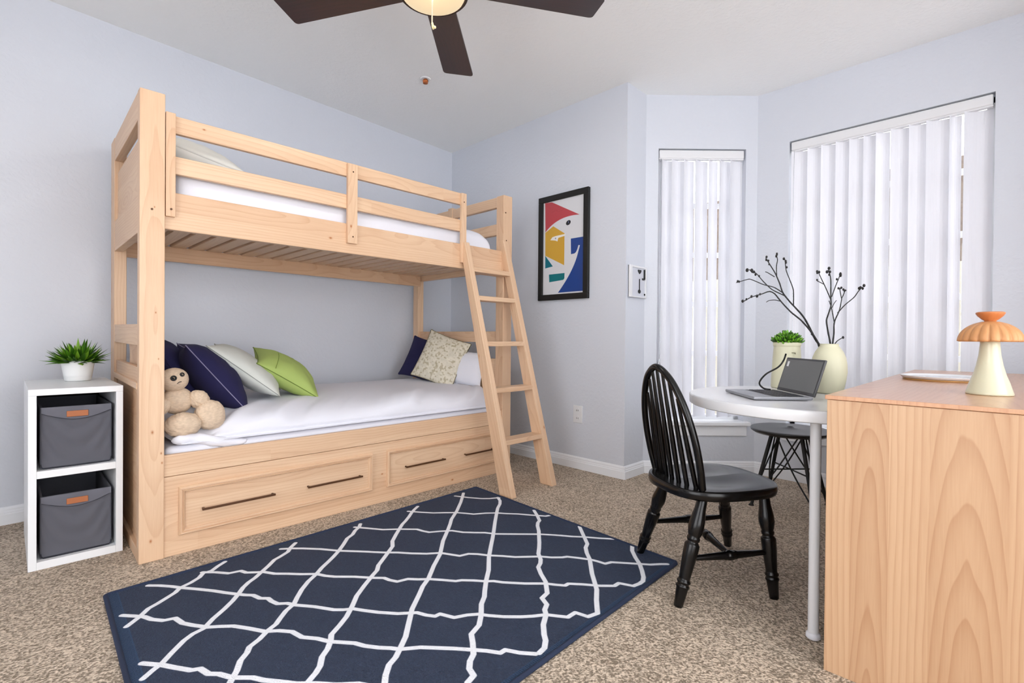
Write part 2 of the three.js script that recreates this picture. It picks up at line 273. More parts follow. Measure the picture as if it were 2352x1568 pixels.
// ---------------------------------------------------------------- bunk bed
const ZF = -2.487;
const sk = (v) => { v.x += (ZF - v.z) * 0.0208; v.y = 0 + v.y * (1 + (ZF - v.z) * 0.0105); };   // the left end leans with the wall by a hair
{
  const bed = thing('bunk_bed', 'light maple bunk bed with guard rails, drawers below and white bedding', 'bunk bed');
  const wd = (name, x0, x1, y0, y1, z0, z1, ax, r = 0.003, f, parent = bed) => { let g = box(x0, x1, y0, y1, z0, z1, r); g = grain(g, ax); if (f) warp(g, f); return part(name, g, M.bed, parent); };
  const LX = 0.379;
  // posts
  { const g = grain(box(0, 0.086, 0, 1.92, ZF - 0.045, ZF, 0.003), 'y', false); g.translate(LX, 0, 0); part('post', g, M.post, bed); }
  wd('post', LX - 0.002, LX + 0.05, 0, 1.92, -3.40, -3.272, 'y', 0.003, sk);
  wd('post', 2.414, 2.497, 0, 1.911, -2.561, ZF, 'y', 0.004);
  wd('post', 2.405, 2.462, 0, 1.911, -3.555, -3.49, 'y', 0.003);
  // left end
  const e = (n, y0, y1, x0 = LX, x1 = LX + 0.034, z0 = -3.275, z1 = ZF - 0.04) => wd(n, x0, x1, y0, y1, z0, z1, 'z', 0.002, sk);
  e('end_rail', 1.803, 1.917);
  e('end_panel', 1.49, 1.745, LX + 0.012, LX + 0.03);
  e('end_rail', 1.345, 1.497);
  e('end_rail', 0.884, 0.972);
  e('end_panel', 0.72, 0.792, LX + 0.008, LX + 0.03);
  e('ledge', 0.706, 0.732, LX - 0.004, LX + 0.036);
  e('end_panel', 0.05, 0.706, LX + 0.014, LX + 0.034);
  e('plinth', 0, 0.05, LX, LX + 0.034);
  {
    const s = new THREE.Shape(); s.moveTo(0, 0); s.lineTo(0.50, 0); s.quadraticCurveTo(0.47, 0.08, 0.53, 0.125); s.lineTo(0, 0.125); s.closePath();
    const g = new THREE.ExtrudeGeometry(s, { depth: 0.018, bevelEnabled: false }); g.rotateY(Math.PI / 2); g.translate(LX + 0.045, 0.775, -2.53);
    part('curved_bracket', grain(g, 'z'), M.bed, bed);
  }
  // upper bunk: side rails, guard rails, stiles
  wd('side_rail', 0.463, 2.418, 1.370, 1.527, ZF - 0.05, ZF - 0.018, 'x');
  wd('guard_rail', 0.478, 2.075, 1.776, 1.849, ZF - 0.042, ZF - 0.018, 'x');
  wd('guard_rail', 0.478, 2.075, 1.606, 1.680, ZF - 0.042, ZF - 0.018, 'x');
  wd('guard_stile', 0.4675, 0.502, 1.422, 1.853, ZF - 0.0175, ZF, 'y', 0.002);
  wd('guard_stile', 1.270, 1.325, 1.422, 1.842, ZF - 0.0175, ZF + 0.002, 'y', 0.002);
  wd('guard_stile', 2.041, 2.081, 1.405, 1.846, ZF - 0.0175, ZF + 0.002, 'y', 0.002);
  for (const [x, y] of [[0.486, 1.452], [1.299, 1.457], [1.299, 1.80], [2.431, 1.79], [2.44, 1.60], [0.42, 1.44], [2.06, 1.79]]) { const g = new THREE.CylinderGeometry(0.0042, 0.0042, 0.004, 12); g.rotateX(Math.PI / 2); g.translate(x, y, ZF + 0.001); part('bolt', g, M.bronze, bed); }
  const back = (v) => { v.z += -0.045 * (v.x - 0.43) ; };
  wd('rear_rail', 0.43, 2.41, 1.345, 1.428, -3.40, -3.37, 'x', 0.002, back);
  for (let i = 0; i < 21; i++) { const x = 0.475 + i * 0.0925; wd('bed_slat', x, x + 0.07, 1.424, 1.448, -3.40 - 0.045 * (x - 0.43), ZF - 0.05, 'z', 0.002); }
  wd('slat_ledge', 0.47, 2.41, 1.400, 1.428, ZF - 0.085, ZF - 0.051, 'x', 0.002);
  wd('end_rail', 2.43, 2.462, 1.390, 1.480, -3.492, -2.561, 'z');
  wd('end_rail', 2.43, 2.462, 1.840, 1.912, -3.492, -2.561, 'z');
  wd('end_rail', 2.43, 2.462, 1.648, 1.725, -3.492, -2.561, 'z');
  wd('end_stile', 2.425, 2.468, 1.640, 1.925, -3.12, -3.07, 'y');
  wd('end_rail', 2.43, 2.462, 0.895, 0.973, -3.492, -2.561, 'z');
  wd('end_panel', 2.44, 2.46, 0.12, 0.78, -3.492, -2.561, 'z');
  // lower bunk: rail, drawer front, drawers
  wd('side_rail', 0.463, 2.416, 0.336, 0.426, ZF - 0.035, ZF - 0.010, 'x');
  wd('drawer_front', 0.463, 2.416, 0, 0.3345, ZF - 0.035, ZF - 0.008, 'x', 0.002);
  wd('rear_rail', 0.43, 2.41, 0.2, 0.42, -3.40, -3.37, 'x', 0.002, back);
  for (let i = 0; i < 11; i++) { const x = 0.49 + i * 0.175; wd('bed_slat', x, x + 0.09, 0.30, 0.318, -3.40 - 0.045 * (x - 0.43), ZF - 0.036, 'z', 0.002); }
  function drawer(x0, x1, handles) {
    const y0 = 0.083, y1 = 0.286, z = ZF - 0.008, m = 0.024;
    const d = wd('drawer', x0 + m, x1 - m, y0 + m, y1 - m, z - 0.012, z + 0.003, 'x', 0.001);
    // mitred moulding around the drawer
    const prof = (w) => new THREE.Shape([[0, 0], [0, 0.009], [0.004, 0.016], [0.010, 0.0165], [0.013, 0.009], [0.0155, 0.009], [0.017, 0.013], [0.021, 0.0115], [0.024, 0.003], [0.024, 0]].map((q) => new THREE.Vector2(...q)));
    for (const [ax, ay, bx, by, axis] of [[x0, y0, x1, y0, 'x'], [x1, y0, x1, y1, 'y'], [x1, y1, x0, y1, 'x'], [x0, y1, x0, y0, 'y']]) {
      const L = Math.hypot(bx - ax, by - ay), g = new THREE.ExtrudeGeometry(prof(), { depth: L, bevelEnabled: false });
      const p = g.attributes.position; for (let i = 0; i < p.count; i++) { const t = p.getX(i); p.setZ(i, p.getZ(i) < L / 2 ? t : L - t); }
      const dir = V((bx - ax) / L, (by - ay) / L, 0), inn = V(-dir.y, dir.x, 0);
      g.applyMatrix4(new THREE.Matrix4().makeBasis(inn, V(0, 0, 1), dir)); g.translate(ax, ay, z); g.computeVertexNormals();
      part('moulding', grain(g, axis), M.bed, d);
    }
    for (const [a, b] of handles) {
      const h = part('handle', merge([box(a, b, 0.1725, 0.1815, z + 0.020, z + 0.029, 0.002), box(a + 0.004, a + 0.012, 0.1735, 0.1805, z + 0.002, z + 0.024, 0.001), box(b - 0.012, b - 0.004, 0.1735, 0.1805, z + 0.002, z + 0.024, 0.001)]), M.bronze, d);
      h.userData.label = 'thin dark bronze bar handle';
    }
  }
  drawer(0.517, 1.425, [[0.60, 0.905], [1.06, 1.357]]);
  drawer(1.515, 2.372, [[1.632, 1.916], [2.077, 2.33]]);
}
// ladder
{
  const lad = thing('bunk_ladder', 'maple ladder with flat steps leaning against the bunk bed', 'ladder');
  const lz = (y) => -2.030 - (y / 1.52) * 0.437;
  for (const [x0, x1, top] of [[2.052, 2.094, 1.535], [2.412, 2.458, 1.60]]) {
    const g = box(x0, x1, 0, 1, -0.1, 0, 0.003);
    grain(g, 'y');
    warp(g, (v) => { const y = v.y * top; const d = v.z; v.y = y; v.z = lz(y) + d * (1 - 0.55 * smooth(y, 1.2, top)); });
    part('stringer', g, M.bed, lad);
  }
  for (const y of [1.376, 1.192, 0.905, 0.622, 0.318]) part('step', grain(box(2.09, 2.416, y - 0.03, y, lz(y) - 0.092, lz(y) + 0.004, 0.004), 'x'), M.bed, lad);
}

// ---------------------------------------------------------------- bedding
function softBox(x0, x1, y0, y1, z0, z1, r, amp, s, n = 60) {
  const g = new RoundedBoxGeometry(x1 - x0, y1 - y0, z1 - z0, 6, r); g.translate((x0 + x1) / 2, (y0 + y1) / 2, (z0 + z1) / 2);
  return warp(g, (v) => { v.y += amp * (fbm(v.x * 3, v.z * 5, s) - 0.5); });
}
single('mattress', softBox(0.475, 2.405, 0.322, 0.452, -3.36, ZF - 0.045, 0.03, 0, 3), M.sheet, 'white lower mattress edge showing above the bed rail', 'mattress');
function surf(nu, nv, fn) {                                      // closed in v, capped by pinching in u
  const pos = [], uv = [], idx = [];
  for (let i = 0; i <= nu; i++) for (let j = 0; j <= nv; j++) { const p = fn(i / nu, j / nv); pos.push(p.x, p.y, p.z); uv.push(i / nu * 2, j / nv); }
  for (let i = 0; i < nu; i++) for (let j = 0; j < nv; j++) { const a = i * (nv + 1) + j, b = a + nv + 1; idx.push(a, b, a + 1, b, b + 1, a + 1); }
  const g = new THREE.BufferGeometry(); g.setAttribute('position', new THREE.Float32BufferAttribute(pos, 3)); g.setAttribute('uv', new THREE.Float32BufferAttribute(uv, 2)); g.setIndex(idx); g.computeVertexNormals();
  return g;
}
function duvet(x0, x1, prof, rise, wr) {                         // prof: closed loop of [z, y] round the cross-section, seen from the right end
  const c = new THREE.CatmullRomCurve3(prof.map(([z, y]) => V(0, y, z)), true, 'catmullrom', 0.5), mid = prof.reduce((a, p) => [a[0] + p[0] / prof.length, a[1] + p[1] / prof.length], [0, 0]);
  return surf(220, 150, (u, v) => {
    const x = lerp(x0, x1, u), q = c.getPoint(v % 1), endz = Math.min(u / 0.035, (1 - u) / 0.035, 1), k = Math.sqrt(Math.max(0, 1 - (1 - endz) ** 2));
    let y = lerp(mid[1], q.y, 0.05 + 0.95 * k), z = lerp(mid[0], q.z, 0.4 + 0.6 * k);
    const w = wr(x, z, y, v); y += rise(x, z) * smooth(y, 0.0, 1) ; y += w[0] * k; z += w[1] * k;
    return V(x, y, z);
  });
}
{
  const prof = [[-2.545, 0.456], [-2.532, 0.468], [-2.528, 0.49], [-2.545, 0.522], [-2.59, 0.551], [-2.68, 0.574], [-2.85, 0.59], [-3.1, 0.602], [-3.3, 0.606], [-3.36, 0.59], [-3.375, 0.52], [-3.36, 0.46], [-2.9, 0.453]];
  const g = duvet(0.482, 2.398, prof, () => 0, (x, z, y) => {
    const front = smooth(z, -2.95, -2.55), top = smooth(y, 0.47, 0.52);
    const left = 1 - smooth(x, 0.62, 0.86);
    const t = x + (z + 2.5) * 0.9;
    const fold = (Math.pow(vnoise(t * 9, z * 1.5, 5), 2) - 0.25) * 0.045 * front + (vnoise(t * 22, z * 3, 6) - 0.5) * 0.007 * (0.35 + front);
    const sag = -0.028 * left * front * top - 0.012 * (1 - smooth(x, 0.5, 1.5)) * top;
    return [fold * top + sag + 0.006 * (fbm(x * 4, z * 5, 8) - 0.5) * top, (vnoise(x * 7, y * 12, 9) - 0.5) * 0.014 * front - 0.02 * left * top * front];
  });
  single('duvet', g, M.sheet, 'rumpled white duvet on the lower bunk, under the cushions', 'duvet');
  // a loose fold of the sheet hanging at the left front corner
  const f = surf(60, 40, (u, v) => {
    const a = v * Math.PI * 2, x = lerp(0.50, 0.80, u), k = Math.sqrt(Math.max(0, 1 - (2 * u - 1) ** 4));
    const y = 0.465 - 0.022 * u + Math.sin(a) * (0.022 + 0.006 * vnoise(u * 9, 0, 3)) * k + 0.012 * Math.sin(u * 5 + 0.6), z = -2.545 + Math.cos(a) * 0.026 * k + 0.006 * Math.sin(u * 14);
    return V(x, y + 0.006 * vnoise(u * 14, v * 6, 4, 99, 6), z);
  });
  single('sheet_fold', f, M.sheet, 'loose fold of white sheet at the front corner below the plush toy', 'sheet');
}
{
  const prof = [[-2.552, 1.455], [-2.545, 1.48], [-2.543, 1.56], [-2.555, 1.615], [-2.6, 1.645], [-2.75, 1.655], [-3.1, 1.66], [-3.32, 1.655], [-3.355, 1.62], [-3.36, 1.5], [-3.34, 1.452], [-2.9, 1.45]];
  const g = duvet(0.48, 2.40, prof, () => 0, (x, z, y) => [(vnoise(x * 7 + z * 4, z * 4, 15) - 0.5) * 0.012 * smooth(y, 1.5, 1.6) - 0.05 * smooth(x, 2.26, 2.40) * smooth(y, 1.5, 1.6), (vnoise(x * 6 - y * 9, y * 5, 16) - 0.5) * 0.012]);
  single('upper_mattress', g, M.sheet, 'white covered mattress on the upper bunk, behind the guard rails', 'mattress');
}
function pillowGeo(w, h, t, o = {}) {                            // face in local x-y, thickness along z
  const n = 36, s = o.s ?? 1, pinch = o.pinch ?? 0.09, P = (u, v, side) => {
    const x = w / 2 * u * (1 - pinch * (1 - v * v) * Math.abs(u) ** 3), y = h / 2 * v * (1 - pinch * (1 - u * u) * Math.abs(v) ** 3);
    const k = Math.pow(Math.max(0, 1 - u * u), 0.55) * Math.pow(Math.max(0, 1 - v * v), 0.55);
    const wr = (fbm(u * 3 + s, v * 3, s * 3) - 0.5) * 0.22 + (vnoise(Math.atan2(v, u) * 4, Math.hypot(u, v) * 2, s) - 0.5) * 0.18 * Math.hypot(u, v);
    return V(x, y, side * t / 2 * k * (1 + wr));
  };
  const pos = [], uv = [], idx = [];
  for (const side of [1, -1]) { const o0 = pos.length / 3;
    for (let i = 0; i <= n; i++) for (let j = 0; j <= n; j++) { const u = Math.sin((i / n - 0.5) * Math.PI), v = Math.sin((j / n - 0.5) * Math.PI), p = P(u, v, side); pos.push(p.x, p.y, p.z); uv.push((u + 1) / 2 * w, (v + 1) / 2 * h); }
    for (let i = 0; i < n; i++) for (let j = 0; j < n; j++) { const a = o0 + i * (n + 1) + j, b = a + n + 1; side > 0 ? idx.push(a, b, a + 1, b, b + 1, a + 1) : idx.push(a, a + 1, b, b, a + 1, b + 1); } }
  const g = new THREE.BufferGeometry(); g.setAttribute('position', new THREE.Float32BufferAttribute(pos, 3)); g.setAttribute('uv', new THREE.Float32BufferAttribute(uv, 2)); g.setIndex(idx); g.computeVertexNormals();
  const edge = []; const E = (u, v) => edge.push(P(u, v, 0));
  const m = 14; for (let i = 0; i < m; i++) E(-1 + 2 * i / m, -1); for (let i = 0; i < m; i++) E(1, -1 + 2 * i / m); for (let i = 0; i < m; i++) E(1 - 2 * i / m, 1); for (let i = 0; i < m; i++) E(-1, 1 - 2 * i / m);
  return { g, edge };
}
function pillow(name, label, c, a, nrm, w, h, t, mat, pipe, o = {}) {   // a: direction of local x, nrm: the way the face looks
  const A = V(...a).normalize(), N = V(...nrm), B = N.clone().cross(A).normalize(), Nn = A.clone().cross(B).normalize();
  const q = thing(name, label, o.cat ?? 'cushion'), { g, edge } = pillowGeo(w, h, t, o);
  q.position.set(...c); q.quaternion.setFromRotationMatrix(new THREE.Matrix4().makeBasis(A, B, Nn));
  part('cover', g, mat, q);
  part('piping', tube(edge, o.pr ?? 0.0035, 160, 6, true), pipe ?? mat, q);
  if (o.extra) o.extra(q);
  return q;
}
const silver = cloth('#cfd2cc', { roughness: 0.6 }), green = cloth('#a3b765', { roughness: 0.75 }), creamSeam = std({ color: '#8f8aab', roughness: 0.8 });
const stitch = (pts, mat, r = 0.0016) => (q) => part('seam', tube(pts.map((p) => V(...p)), r, 60, 5), mat, q);
pillow('cushion', 'dark navy cushion half hidden behind the bed post, above the plush toy', [0.615, 0.745, -3.02], [0.5, -0.86, 0.05], [0.85, 0.48, 0.2], 0.40, 0.38, 0.15, M.navy, M.navy, { s: 2 });
pillow('cushion', 'navy cushion with a pale seam leaning next to the plush toy', [0.745, 0.715, -2.90], [0.62, -0.785, 0.06], [0.80, 0.60, 0.10], 0.43, 0.40, 0.20, M.navy, creamSeam, { s: 3, pr: 0.0022 });
pillow('cushion', 'pale silver grey cushion between the navy and the green cushions', [0.925, 0.745, -2.955], [0.735, -0.62, 0.27], [0.565, 0.782, 0.22], 0.43, 0.36, 0.15, silver, std({ color: '#8f938f', roughness: 0.8 }), { s: 4, pr: 0.002 });
pillow('cushion', 'lime green cushion lying at the end of the cushion row', [1.145, 0.716, -2.98], [0.84, -0.54, 0.08], [0.50, 0.80, 0.34], 0.39, 0.33, 0.17, green, std({ color: '#65792e', roughness: 0.8 }), { s: 5, pr: 0.0022, extra: stitch([[-0.1, -0.155, 0.025], [-0.1, -0.08, 0.062], [-0.1, 0, 0.073], [-0.1, 0.09, 0.058]], std({ color: '#7f9440', roughness: 0.8 })) });
const goldTex = dataTex(512, 512, (u, v) => { const a = fbm(u * 26, v * 26, 91, 3), b = smooth(vnoise(u * 34, v * 34, 92), 0.6, 0.72); const k = clamp(a * 1.3 - 0.2, 0, 1); return [0.62 + 0.16 * k - 0.2 * b, 0.58 + 0.15 * k - 0.21 * b, 0.47 + 0.14 * k - 0.22 * b]; }, true, 0.4, 0.4);
pillow('cushion', 'dark navy cushion peeking out behind the cream patterned cushion', [2.275, 0.76, -3.23], [0.42, 0.9, 0.05], [-0.85, 0.38, 0.3], 0.33, 0.33, 0.09, M.navy, M.navy, { s: 8 });
pillow('cushion', 'cream cushion with a fine gold pattern leaning at the foot of the bunk', [2.275, 0.765, -3.0], [0.41, 0.90, 0.12], [-0.78, 0.36, 0.52], 0.37, 0.345, 0.11, std({ map: goldTex, roughness: 0.7 }), std({ color: '#6c6442', roughness: 0.7 }), { s: 7, pr: 0.003, pinch: 0.06 });
pillow('bed_pillow', 'plain white pillow propped behind the ladder on the lower bunk', [2.375, 0.705, -2.87], [0.25, 0.95, 0], [-0.93, 0.25, 0.25], 0.24, 0.36, 0.10, M.sheet, M.sheet, { s: 9, cat: 'pillow', pinch: 0.03 });
pillow('bed_pillow', 'cream white pillow lying on the upper bunk near the tall post', [0.655, 1.785, -2.93], [1, -0.2, 0], [0.16, 1, 0.12], 0.38, 0.55, 0.18, std({ color: '#f7f6ee', roughness: 0.9 }), std({ color: '#e9e8e0', roughness: 0.9 }), { s: 11, cat: 'pillow', pinch: 0.03 });

// plush toy
{
  const t = thing('plush_toy', 'beige fluffy plush toy with round head sitting beside the navy cushions', 'toy', [0.56, 0.5, -2.62]);
  const fur = std({ map: dataTex(256, 256, (u, v) => { const k = fbm(u * 40, v * 40, 55, 3); return [0.56 + 0.24 * k, 0.43 + 0.2 * k, 0.31 + 0.16 * k]; }, true, 1, 1), roughness: 1 });
  const blob = (c, r, rot = 0, s = 1, amp = 0.05) => {
    const g = new THREE.SphereGeometry(1, 48, 32), p = g.attributes.position, v = V();
    for (let i = 0; i < p.count; i++) { v.fromBufferAttribute(p, i); const th = Math.atan2(v.z, v.x), n = fbm(v.x * 3 + 9 * s, v.y * 3 + v.z * 3, s, 3) - 0.45 + 0.25 * (vnoise(v.x * 14 + s, v.y * 14 + v.z * 9, s + 3) - 0.5); v.multiplyScalar(1 + amp * 2 * n); v.set(v.x * r[0], v.y * r[1], v.z * r[2]); p.setXYZ(i, v.x, v.y, v.z); }
    g.rotateZ(rot); g.translate(...c); g.computeVertexNormals(); return mergeVertices(g, 1e-5);
  };
  const h = part('head', blob([-0.035, 0.231, 0], [0.056, 0.053, 0.052], 0.1, 1, 0.03), fur, t);
  part('torso', blob([-0.022, 0.138, -0.01], [0.062, 0.060, 0.052], 0, 2), fur, t);
  part('arm', blob([0.056, 0.140, 0.012], [0.045, 0.040, 0.036], -0.5, 3, 0.14), fur, t);
  part('arm', blob([-0.085, 0.118, 0.02], [0.040, 0.032, 0.034], 0.8, 4, 0.08), fur, t);
  part('foot', blob([0.098, 0.066, 0.03], [0.062, 0.068, 0.052], 0.2, 5, 0.1), fur, t);
  part('foot', blob([-0.012, 0.036, 0.052], [0.070, 0.054, 0.052], 0, 6, 0.11), fur, t);
  const eye = (x, y, z, s) => { const g = merge([new THREE.TorusGeometry(0.0075 * s, 0.0032 * s, 8, 20), new THREE.SphereGeometry(0.004 * s, 10, 8).translate(-0.002, -0.002, 0)]); g.rotateY(-0.05); g.translate(x, y, z); return g; };
  part('eye', eye(-0.047, 0.242, 0.0525, 1.15), M.blackMatte, h); part('eye', eye(-0.014, 0.256, 0.0455, 0.9), M.blackMatte, h);
  part('mouth', tube([V(-0.034, 0.218, 0.0525), V(-0.027, 0.2235, 0.0535), V(-0.018, 0.226, 0.051)], 0.0016, 12, 5), M.blackMatte, h);
}

// ---------------------------------------------------------------- cube shelf with two bins and a plant
const SZ = -2.703;
{
  const t = thing('cube_shelf', 'white two-compartment cube shelf holding grey bins beside the bunk bed', 'shelf');
  const b = (n, ...a) => part(n, box(...a, 0.0015), M.white, t);
  b('top_board', 0.062, 0.357, 0.686, 0.711, -3.27, SZ);
  b('side_panel', 0.062, 0.087, 0, 0.686, -3.27, SZ); b('side_panel', 0.333, 0.357, 0, 0.686, -3.27, SZ);
  b('middle_board', 0.087, 0.333, 0.359, 0.388, -3.27, SZ); b('bottom_board', 0.087, 0.333, 0, 0.031, -3.27, SZ);
  part('back_panel', box(0.087, 0.333, 0.031, 0.686, -3.268, -3.262, 0), std({ color: '#17171a', roughness: 0.8 }), t).userData.label = 'black back panel';
}
const binMat = cloth('#65666f'), leather = std({ color: '#a8643a', roughness: 0.55 });
function bin(label, y, lean) {
  const t = thing('fabric_bin', label, 'storage bin', [0.21, y, SZ - 0.03], 0, 'grey bins in the cube shelf');
  const w = 0.225, h = 0.245, d = 0.46;
  const g = new RoundedBoxGeometry(w, h, d, 8, 0.012); g.translate(0, h / 2, -d / 2);
  // open box: outer shell and an inner floor; the front sags in soft swags
  const front = new THREE.PlaneGeometry(w - 0.01, h - 0.012, 60, 60); front.translate(0, h / 2 - 0.004, 0);
  const f2 = new RoundedBoxGeometry(w, h, 0.016, 4, 0.008); f2.translate(0, h / 2, -0.008);
  const dense = surf(70, 70, (u, v) => { const x = (u - 0.5) * (w - 0.012), yy = 0.006 + v * (h - 0.012);
    const a = Math.abs(u - 0.5) * 2, q = v - 0.62 * a * a; const sw = Math.sin(q * 17) * 0.004 * (1 - a * 0.55) * (1 - smooth(v, 0.72, 0.86)) * smooth(v, 0.06, 0.35);
    return V(x, yy, 0.002 + 0.004 * Math.sin(Math.PI * u) * Math.sin(Math.PI * v) + sw + 0.002 * (fbm(u * 5, v * 5, 3) - 0.5)); });
  part('front_panel', dense, binMat, t);
  part('shell', merge([f2, box(-w / 2, -w / 2 + 0.008, 0.004, h, -d, -0.004, 0.003), box(w / 2 - 0.008, w / 2, 0.004, h, -d, -0.004, 0.003), box(-w / 2, w / 2, 0.004, h, -d, -d + 0.008, 0.003), box(-w / 2, w / 2, 0, 0.008, -d, -0.002, 0.003)]), binMat, t);
  // hem flap: a curved band under the rim
  const hem = surf(50, 8, (u, v) => { const a = (u - 0.5) * 2, low = h - 0.052 + 0.03 * Math.pow(Math.abs(a), 1.7); return V(a * (w / 2 - 0.003), lerp(low, h + 0.0005, v), 0.0085 - 0.0055 * v * v + 0.001 * Math.sin(u * 20)); });
  part('hem', hem, cloth('#70717b'), t);
  part('seam', tube([-1, -0.5, 0, 0.5, 1].map((a) => V(a * (w / 2 - 0.004), h - 0.053 + 0.03 * Math.abs(a) ** 1.7, 0.0085)), 0.0012, 40, 5), cloth('#3c3d46'), t);
  part('tab', box(-0.034, 0.034, h - 0.042, h - 0.018, 0.0085, 0.0125, 0.002), leather, t).userData.label = 'brown leather tab';
  part('trim', tube([V(-w / 2 + 0.002, 0.02, 0.002), V(-w / 2 + 0.006, 0.006, 0.003), V(-w / 2 + 0.02, 0.002, 0.003), V(0, 0.001, 0.003), V(w / 2 - 0.02, 0.002, 0.003), V(w / 2 - 0.006, 0.006, 0.003), V(w / 2 - 0.002, 0.02, 0.002)], 0.0022, 60, 6), cloth('#2d2e38'), t);
  return t;
}
bin('grey fabric bin with leather tab in the upper shelf compartment', 0.389, 0);
bin('grey fabric bin with leather tab in the lower shelf compartment', 0.032, 0);
function leafGeo(L, w, bend) {
  const s = surf(8, 4, (u, v) => { const ww = w * Math.sin(Math.PI * Math.min(1, 0.12 + u * 0.88)) * (1 - 0.3 * u), x = (v - 0.5) * ww; return V(x, u * L * (1 - 0.25 * bend * u), bend * L * u * u * 0.5 + Math.abs(v - 0.5) * ww * 0.35); });
  return s;
}
{
  const t = thing('potted_plant', 'spiky green plant in a white ribbed pot on top of the cube shelf', 'potted plant', [0.240, 0.711, -3.10]); t.scale.set(0.83, 1, 0.83);
  const potTex = dataTex(256, 256, (u, v) => 0.5 + 0.5 * Math.sin(v * 60 + 2 * fbm(u * 8, v * 10, 3)) * (0.5 + fbm(u * 12, v * 6, 4)), false, 1, 1);
  part('pot', lathe([[0, 0], [0.055, 0], [0.058, 0.003], [0.0635, 0.03], [0.074, 0.088], [0.075, 0.092], [0.0735, 0.094], [0.070, 0.092], [0.066, 0.08], [0, 0.08]], 56), std({ color: '#eceded', roughness: 0.75, bumpMap: potTex, bumpScale: 0.0015 }), t);
  part('soil', new THREE.CylinderGeometry(0.066, 0.064, 0.006, 32).translate(0, 0.084, 0), std({ color: '#2b2015', roughness: 1 }), t);
  const leaves = [leafGeo(0.12, 0.03, 0.15), leafGeo(0.108, 0.032, 0.35), leafGeo(0.118, 0.026, -0.05)];
  const mats = ['#548a1a', '#3a6a10', '#7cab2c', '#2b540d'].map((c) => std({ color: c, roughness: 0.5 }));
  for (let i = 0; i < 150; i++) {
    const tilt = 0.2 + 1.22 * Math.sqrt((i + 0.5) / 150), az = i * 2.39996, m = part('leaf', leaves[i % 3], mats[(i * 7) % 4], t);
    m.position.set(0.03 * Math.cos(az) * tilt, 0.086, 0.03 * Math.sin(az) * tilt);
    m.rotation.set(0, 0, 0); m.quaternion.setFromEuler(new THREE.Euler(0, -az + Math.PI / 2, 0)).multiply(new THREE.Quaternion().setFromAxisAngle(V(1, 0, 0), tilt + rr(-0.12, 0.12)));
    m.scale.setScalar(rr(0.85, 1.08));
  }
}

// ---------------------------------------------------------------- framed print, plaque, outlet
{
  const t = thing('framed_print', 'black framed abstract print of coloured shapes on the far wall', 'picture');
  const z0 = -2.566, z1 = -2.102, y0 = 1.211, y1 = 1.988, x = XF - 0.002, fw = 0.042;
  const bar = (a, b, c, d) => part('frame_bar', box(x - 0.026, x, c, d, a, b, 0.003), std({ color: '#0c0b09', roughness: 0.55 }), t);
  bar(z0, z1, y1 - fw, y1); bar(z0, z1, y0, y0 + fw); bar(z0, z0 + fw, y0 + fw, y1 - fw); bar(z1 - fw, z1, y0 + fw, y1 - fw);
  const W = 680, H = 1260, cv = document.createElement('canvas'); cv.width = W; cv.height = H; const g = cv.getContext('2d');
  g.fillStyle = '#d8d9dd'; g.fillRect(0, 0, W, H);
  const poly = (c, pts, curve) => { g.fillStyle = c; g.beginPath(); pts.forEach(([a, b, cx, cy], i) => i ? (cx !== undefined ? g.quadraticCurveTo(cx * W, cy * H, a * W, b * H) : g.lineTo(a * W, b * H)) : g.moveTo(a * W, b * H)); g.closePath(); g.fill(); };
  poly('#b9434b', [[0.035, 0.0], [0.212, 0.008], [0.89, 0.2], [0.05, 0.318, 0.36, 0.165]]);
  g.strokeStyle = '#a8363d'; g.lineWidth = 4; g.beginPath(); g.moveTo(0.2 * W, 0.115 * H); g.lineTo(0.33 * W, 0.105 * H); g.lineTo(0.38 * W, 0.125 * H); g.lineTo(0.5 * W, 0.115 * H); g.stroke();
  poly('#cfa23a', [[0.25, 0.268], [0.534, 0.365], [0.532, 0.7], [0.05, 0.572], [0.045, 0.324]]);
  poly('#eceae4', [[0.178, 0.413], [0.231, 0.384], [0.306, 0.378], [0.56, 0.372], [0.54, 0.392], [0.38, 0.402], [0.36, 0.439], [0.307, 0.425]]);
  g.fillStyle = '#8f95ad'; g.beginPath(); g.arc(0.31 * W, 0.403 * H, 11, 0, 7); g.fill();
  poly('#0c6b7c', [[0.05, 0.573], [0.249, 0.698], [0.052, 0.711]]);
  poly('#0e7078', [[0.15, 0.782], [0.544, 0.782], [0.54, 0.837], [0.515, 0.853], [0.16, 0.865]]);
  poly('#1b4088', [[0.688, 0.432], [1.0, 0.432], [1.0, 0.983], [0.382, 0.985], [0.87, 0.57, 0.78, 0.76], [0.906, 0.514], [0.867, 0.511], [0.76, 0.592, 0.83, 0.592], [0.695, 0.594]]);
  g.fillStyle = '#17181d'; g.beginPath(); g.ellipse(0.624 * W, 0.261 * H, 40, 30, -0.4, 0, 7); g.fill(); g.fillStyle = '#7b86b8'; g.fillRect(0.62 * W, 0.245 * H, 8, 26);
  const tex = new THREE.CanvasTexture(cv); tex.colorSpace = THREE.SRGBColorSpace;
  const p = new THREE.PlaneGeometry(z1 - z0 - 2 * fw, y1 - y0 - 2 * fw); p.rotateY(-Math.PI / 2); p.translate(x - 0.012, (y0 + y1) / 2, (z0 + z1) / 2);
  part('print', p, std({ map: tex, roughness: 0.35 }), t);
  part('backing', box(x - 0.011, x, y0 + 0.01, y1 - 0.01, z0 + 0.01, z1 - 0.01, 0), M.white, t);
}
